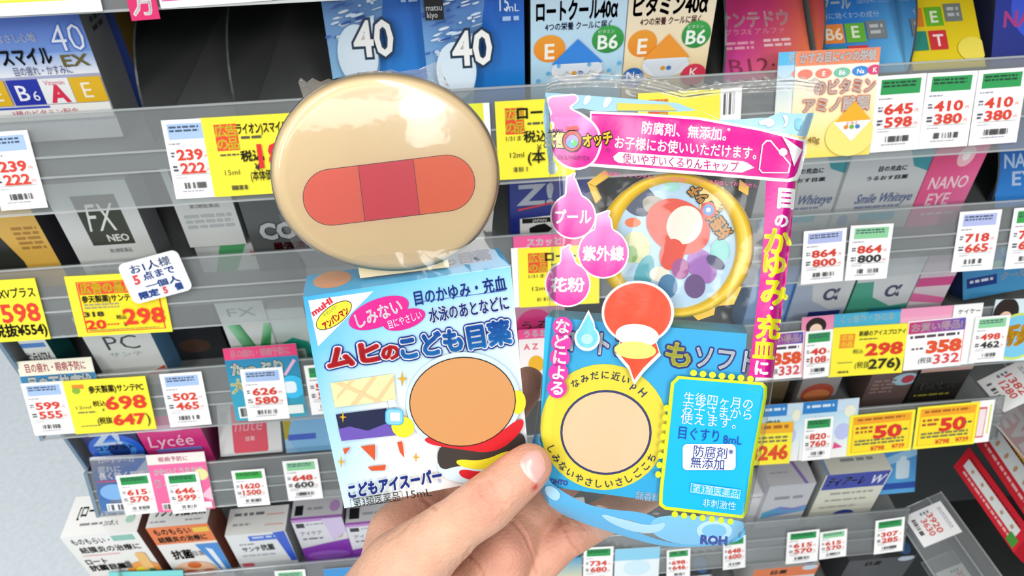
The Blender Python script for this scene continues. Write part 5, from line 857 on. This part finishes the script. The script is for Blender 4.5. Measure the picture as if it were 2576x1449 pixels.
hm = bpy.data.meshes.new('hand'); hb.to_mesh(hm); hb.free()
ho = bpy.data.objects.new('hand', hm); C.objects.link(ho)
md = ho.modifiers.new('remesh', 'REMESH'); md.mode = 'VOXEL'; md.voxel_size = .00075
md = ho.modifiers.new('smooth', 'SMOOTH'); md.factor = .5; md.iterations = 14
dg = bpy.context.evaluated_depsgraph_get(); hm2 = bpy.data.meshes.new_from_object(ho.evaluated_get(dg)); ho.modifiers.clear(); ho.data = hm2; hm2.name = 'hand'
from mathutils.bvhtree import BVHTree
from mathutils.kdtree import KDTree
bv = BVHTree.FromPolygons([v.co for v in hm2.vertices], [tuple(p.vertices) for p in hm2.polygons])
def on_hand(px, py):
    h = bv.ray_cast(Vector(EYE), Vector(nrm(wray(px, py)))); return h
c7 = lambda x, y: (860 + x / 3.631, 1050 + y / 3.631)
CREASE = [([(1250, 600), (1262, 680), (1310, 740), (1390, 790), (1500, 800)], .28), ([(1290, 600), (1330, 690), (1400, 740), (1480, 790)], .22), ([(1345, 560), (1400, 640), (1440, 700), (1465, 790)], .2), ([(1420, 560), (1480, 620), (1500, 700)], .16), ([(1170, 680), (1210, 760), (1300, 830), (1400, 860)], .14), ([(1140, 700), (1180, 800), (1260, 870)], .1),
    ([(1550, 560), (1580, 640), (1560, 720)], .1), ([(1130, 1240), (1100, 1330), (1000, 1400)], .2), ([(2040, 1010), (2080, 1090), (2130, 1170), (2190, 1230)], .25), ([(2080, 1000), (2120, 1080), (2160, 1140)], .18), ([(1150, 1250), (1230, 1340), (1290, 1449)], .35), ([(1550, 940), (1610, 1000), (1680, 1090), (1740, 1240), (1790, 1420)], .3), ([(740, 740), (800, 790), (870, 840)], .3), ([(620, 960), (560, 1030), (420, 1120)], .12), ([(1380, 480), (1440, 520), (1500, 540)], .06), ([(1180, 1180), (1140, 1250)], .2)]
kp = []
for line, dep in CREASE:
    for (x0, y0), (x1, y1) in zip(line, line[1:]):
        n = max(2, int(math.hypot(x1 - x0, y1 - y0) / 5))
        for i in range(n):
            h = on_hand(*c7(x0 + (x1 - x0) * i / n, y0 + (y1 - y0) * i / n))
            if h[0] is not None: kp.append((h[0], dep))
kd = KDTree(len(kp))
for i, (p, d) in enumerate(kp): kd.insert(p, i)
kd.balance()
cut = on_hand(*c7(1765, 640))[0]; tipc = on_hand(1350, 1240)[0]
nv = len(hm2.vertices); col = np.zeros((nv, 4), np.float32); base = np.array(hx('e8b498')); pink = np.array(hx('e08e7c')); red = np.array(hx('cc4a44'))
nor = [v.normal.copy() for v in hm2.vertices]; prs = [v.co.copy() for v in hm2.vertices]
ks = [(np.array(cam2w(cp(x, y, d))), r) for x, y, d, r in ((1350, 1190, .22, .010), (1225, 1262, .215, .007), (1290, 1390, .245, .014), (1412, 1360, .255, .012), (1330, 960, .262, .012), (1080, 1290, .25, .012))]
for i in range(nv):
    p, k, d = kd.find(prs[i]); q = 0
    if d < .0022:
        g_ = math.exp(-(d / .00055) ** 2); hm2.vertices[i].co = prs[i] - nor[i] * (.0011 * 1.7 * kp[k][1] * g_ - .0005 * kp[k][1] * math.exp(-((d - .0012) / .0006) ** 2)); q = .5 * kp[k][1] * math.exp(-(d / .0007) ** 2)
    pp = np.array(prs[i]); q += .55 * max(math.exp(-(np.linalg.norm(pp - c_) / r_k) ** 2) for c_, r_k in ks)
    q = min(1, q); cc = base * (1 - q) + pink * q
    z = min(1, 1.2 * math.exp(-((prs[i] - cut).length / .0011) ** 2)); col[i] = cc * (1 - z) + red * z
at = hm2.color_attributes.new('col', 'FLOAT_COLOR', 'POINT'); at.data.foreach_set('color', col.ravel())
for p in hm2.polygons: p.use_smooth = True
hm2.materials.clear(); hm2.materials.append(mat('skin', rough=.46, attr=True, noise=.22, nscale=160, bump=.35, bscale=900, sss=.12, spec=.4))
tag_obj(ho, 'left hand pinching the carton and the pouch between thumb and fingers', 'hand')
# thumbnail
m = MB(); A_, B_n, C_n, D_n = [np.array(q, float) for q in ((1296, 1160), (1354, 1120), (1380, 1182), (1348, 1226))]
n1, n2 = 18, 22; pts = []; cl = []
for i in range(n1 + 1):
    for j in range(n2 + 1):
        a_, b_ = i / n1 * 2 - 1, j / n2 * 2 - 1
        x, y = a_ * math.sqrt(max(0, 1 - .42 * b_ * b_)), b_ * math.sqrt(max(0, 1 - .30 * a_ * a_))      # rounded square
        u, v = (x + 1) / 2, (y + 1) / 2; q = (A_ * (1 - u) + B_n * u) * (1 - v) + (D_n * (1 - u) + C_n * u) * v
        h = on_hand(*q)
        if h[0] is None: h = (Vector(pts[-1]), Vector(-AY), 0, 0) if pts else h
        edge = max(abs(a_), abs(b_)) ** 6
        pts.append(tuple(h[0] + h[1] * (.00045 * (1 - edge) + .00002)))
        lun = max(0, 1 - ((u - .0) / .30) ** 2 - ((v - .5) / .55) ** 2); tipw = max(0, (u - .9) / .1)
        c_ = np.array(hx('ecb4ac')) * (1 - .7 * lun) + np.array(hx('f4dcd2')) * .7 * lun; c_ = c_ * (1 - .6 * tipw) + np.array(hx('f3e2d0')) * .6 * tipw; cl.append(tuple(c_))
m.add(pts, [(i * (n2 + 1) + j, i * (n2 + 1) + j + 1, (i + 1) * (n2 + 1) + j + 1, (i + 1) * (n2 + 1) + j) for i in range(n1) for j in range(n2)], cl)
m.build('thumbnail', mat('nail', rough=.25, attr=True, coat=.3), ho, True)
# ------------------------------------------------------------------ the side unit on the right
SU = nrm([.76, 0, .65]); SN = nrm([-.65, 0, .76]); SV = np.array([.12, -1, 0]) / math.hypot(.12, 1)
def side_shelf(px, py, d, y_far, y_near, label, tags):
    P = cam2w(cp(px, py, d)); root = empty('display_shelf', tuple(P)); tag_obj(root, label, 'shelf', 'side shelves right of the rack')
    A0, B0 = P + SV * (-(y_far - P[1])), P + SV * (P[1] - y_near)
    q = [A0 + SU * .026, B0 + SU * .026, B0 - SU * .026, A0 - SU * .026]
    m = MB(); m.hexa(q + [p - SN * .0015 for p in q], hx('fff')); m.build('front_fence', MFENCE, root)
    for t in (.0262, -.0262, .012):
        m = MB(); q = [A0 + SU * (t + .0008), B0 + SU * (t + .0008), B0 + SU * (t - .0008), A0 + SU * (t - .0008)]; q = [p + SN * .0008 for p in q]; m.hexa(q + [p - SN * .001 for p in q], hx('fff')); m.build('fence_rim', MEDGE, root)
    m = MB(); o = np.array([.012, 0, -.004]); q = [A0 + o, A0 + o + XH * .22, B0 + o + XH * .22, B0 + o]
    m.hexa(q + [p - np.array([0, 0, .008]) for p in q], hx('fff')); m.build('board', MBACK, root)
    for (tx, ty, p1, p2, lab) in tags:
        c = hit(tx, ty, P + SN * .0012, SN); w_, h_ = .036, .040; O = c - SV * w_ / 2 + SU * h_ / 2
        mb = MB(); Pf = face(O, SV * w_, -SU * h_, SN); f = [Pf(0, 0, 0), Pf(1, 0, 0), Pf(1, 1, 0), Pf(0, 1, 0)]; mb.hexa(f + [p - SN * .0004 for p in f], hx('f4f5f5'))
        a = Art(mb, Pf, w_, h_); a.run([('lines', .14, .1, .8, .2, 2, 'aab'), ('t', p1, .5, .42, .16, 'd8504a', {'w': .6, 'b': .02}), ('t', p2, .55, .62, .16, 'd8504a', {'w': .5, 'b': .02}), ('lines', .1, .4, .18, .66, 3, '778'), ('bars', .2, .8, .7, .9)])
        tag_obj(mb.build('price_tag', MPAPER), lab, 'price tag', 'tags of the side unit')
side_shelf(2345, 1320, .78, .40, .10, 'low side shelf running towards the viewer at the bottom right', [(2345, 1318, '3920', '3630', 'slanted white tag reading 3920 and 3630')])
side_shelf(2540, 985, .66, .44, .235, 'upper side shelf at the right edge above the red boxes', [(2548, 970, '1382', '1280', 'slanted white tag at the right edge above the red boxes')])
side_shelf(2420, 1465, .86, .40, .12, 'lowest side shelf at the bottom right corner', [(2420, 1462, '3920', '3630', 'slanted white tag at the bottom right corner')])
def red_box(q, d, art, label):
    O = cam2w(cp(2480, 1240, d)); p = [hit(x, y, O, SN) for x, y in q]; U = ((p[1] - p[0]) + (p[2] - p[3])) / 2; V = ((p[3] - p[0]) + (p[2] - p[1])) / 2
    c = sum(p) / 4; o = c - U / 2 - V / 2; f = [o, o + U, o + U + V, o + V]; mb = MB(); mb.hexa(f + [x - SN * .03 for x in f], hx('d82434'))
    Art(mb, face(o, U, V, SN), np.linalg.norm(U), np.linalg.norm(V)).run(art); return tag_obj(mb.build('tablet_box', MCARD), label, 'medicine box', 'red boxes on the side unit')
STRIP = [('r', .08, .30, .92, .66, 'e8ecec'), ('lines', .08, .22, .9, .3, 1, '2a1a1c')] + [('e', .2 + .16 * i, .48, .02, .07, 'c8a07a') for i in range(5)] + [('lines', .12, .74, .86, .9, 1, 'f4b8b8'), ('r', .86, .6, .97, .94, '4a9a3a')]
red_box([(2440, 1122), (2592, 1340), (2552, 1388), (2397, 1176)], .735, STRIP, 'lower red box with a white strip on the side unit')
red_box([(2560, 1000), (2700, 1200), (2600, 1322), (2448, 1110)], .735, [('t', 'EVE', .30, .25, .34, 'f4d8dc', {'w': .5, 'b': .04, 'sh': .3}), ('r', .0, .5, .92, .53, 'f0c040'), ('r', .04, .56, .96, .80, 'e8ecec'), ('lines', .04, .53, .9, .58, 1, '2a1a1c'), ('lines', .1, .86, .8, .94, 1, 'f4b8b8'), ('r', .84, .8, .95, .96, '4a9a3a')] + [('e', .2 + .16 * i, .70, .02, .05, 'c8a07a') for i in range(5)], 'upper red box with white script letters on the side unit')
w = MB(); solid(w, (.98, -.4, 0), (.992, YBACK, 1.75), hx('fff')); tag_obj(w.build('wall_right', MBACK), None, kind='structure')
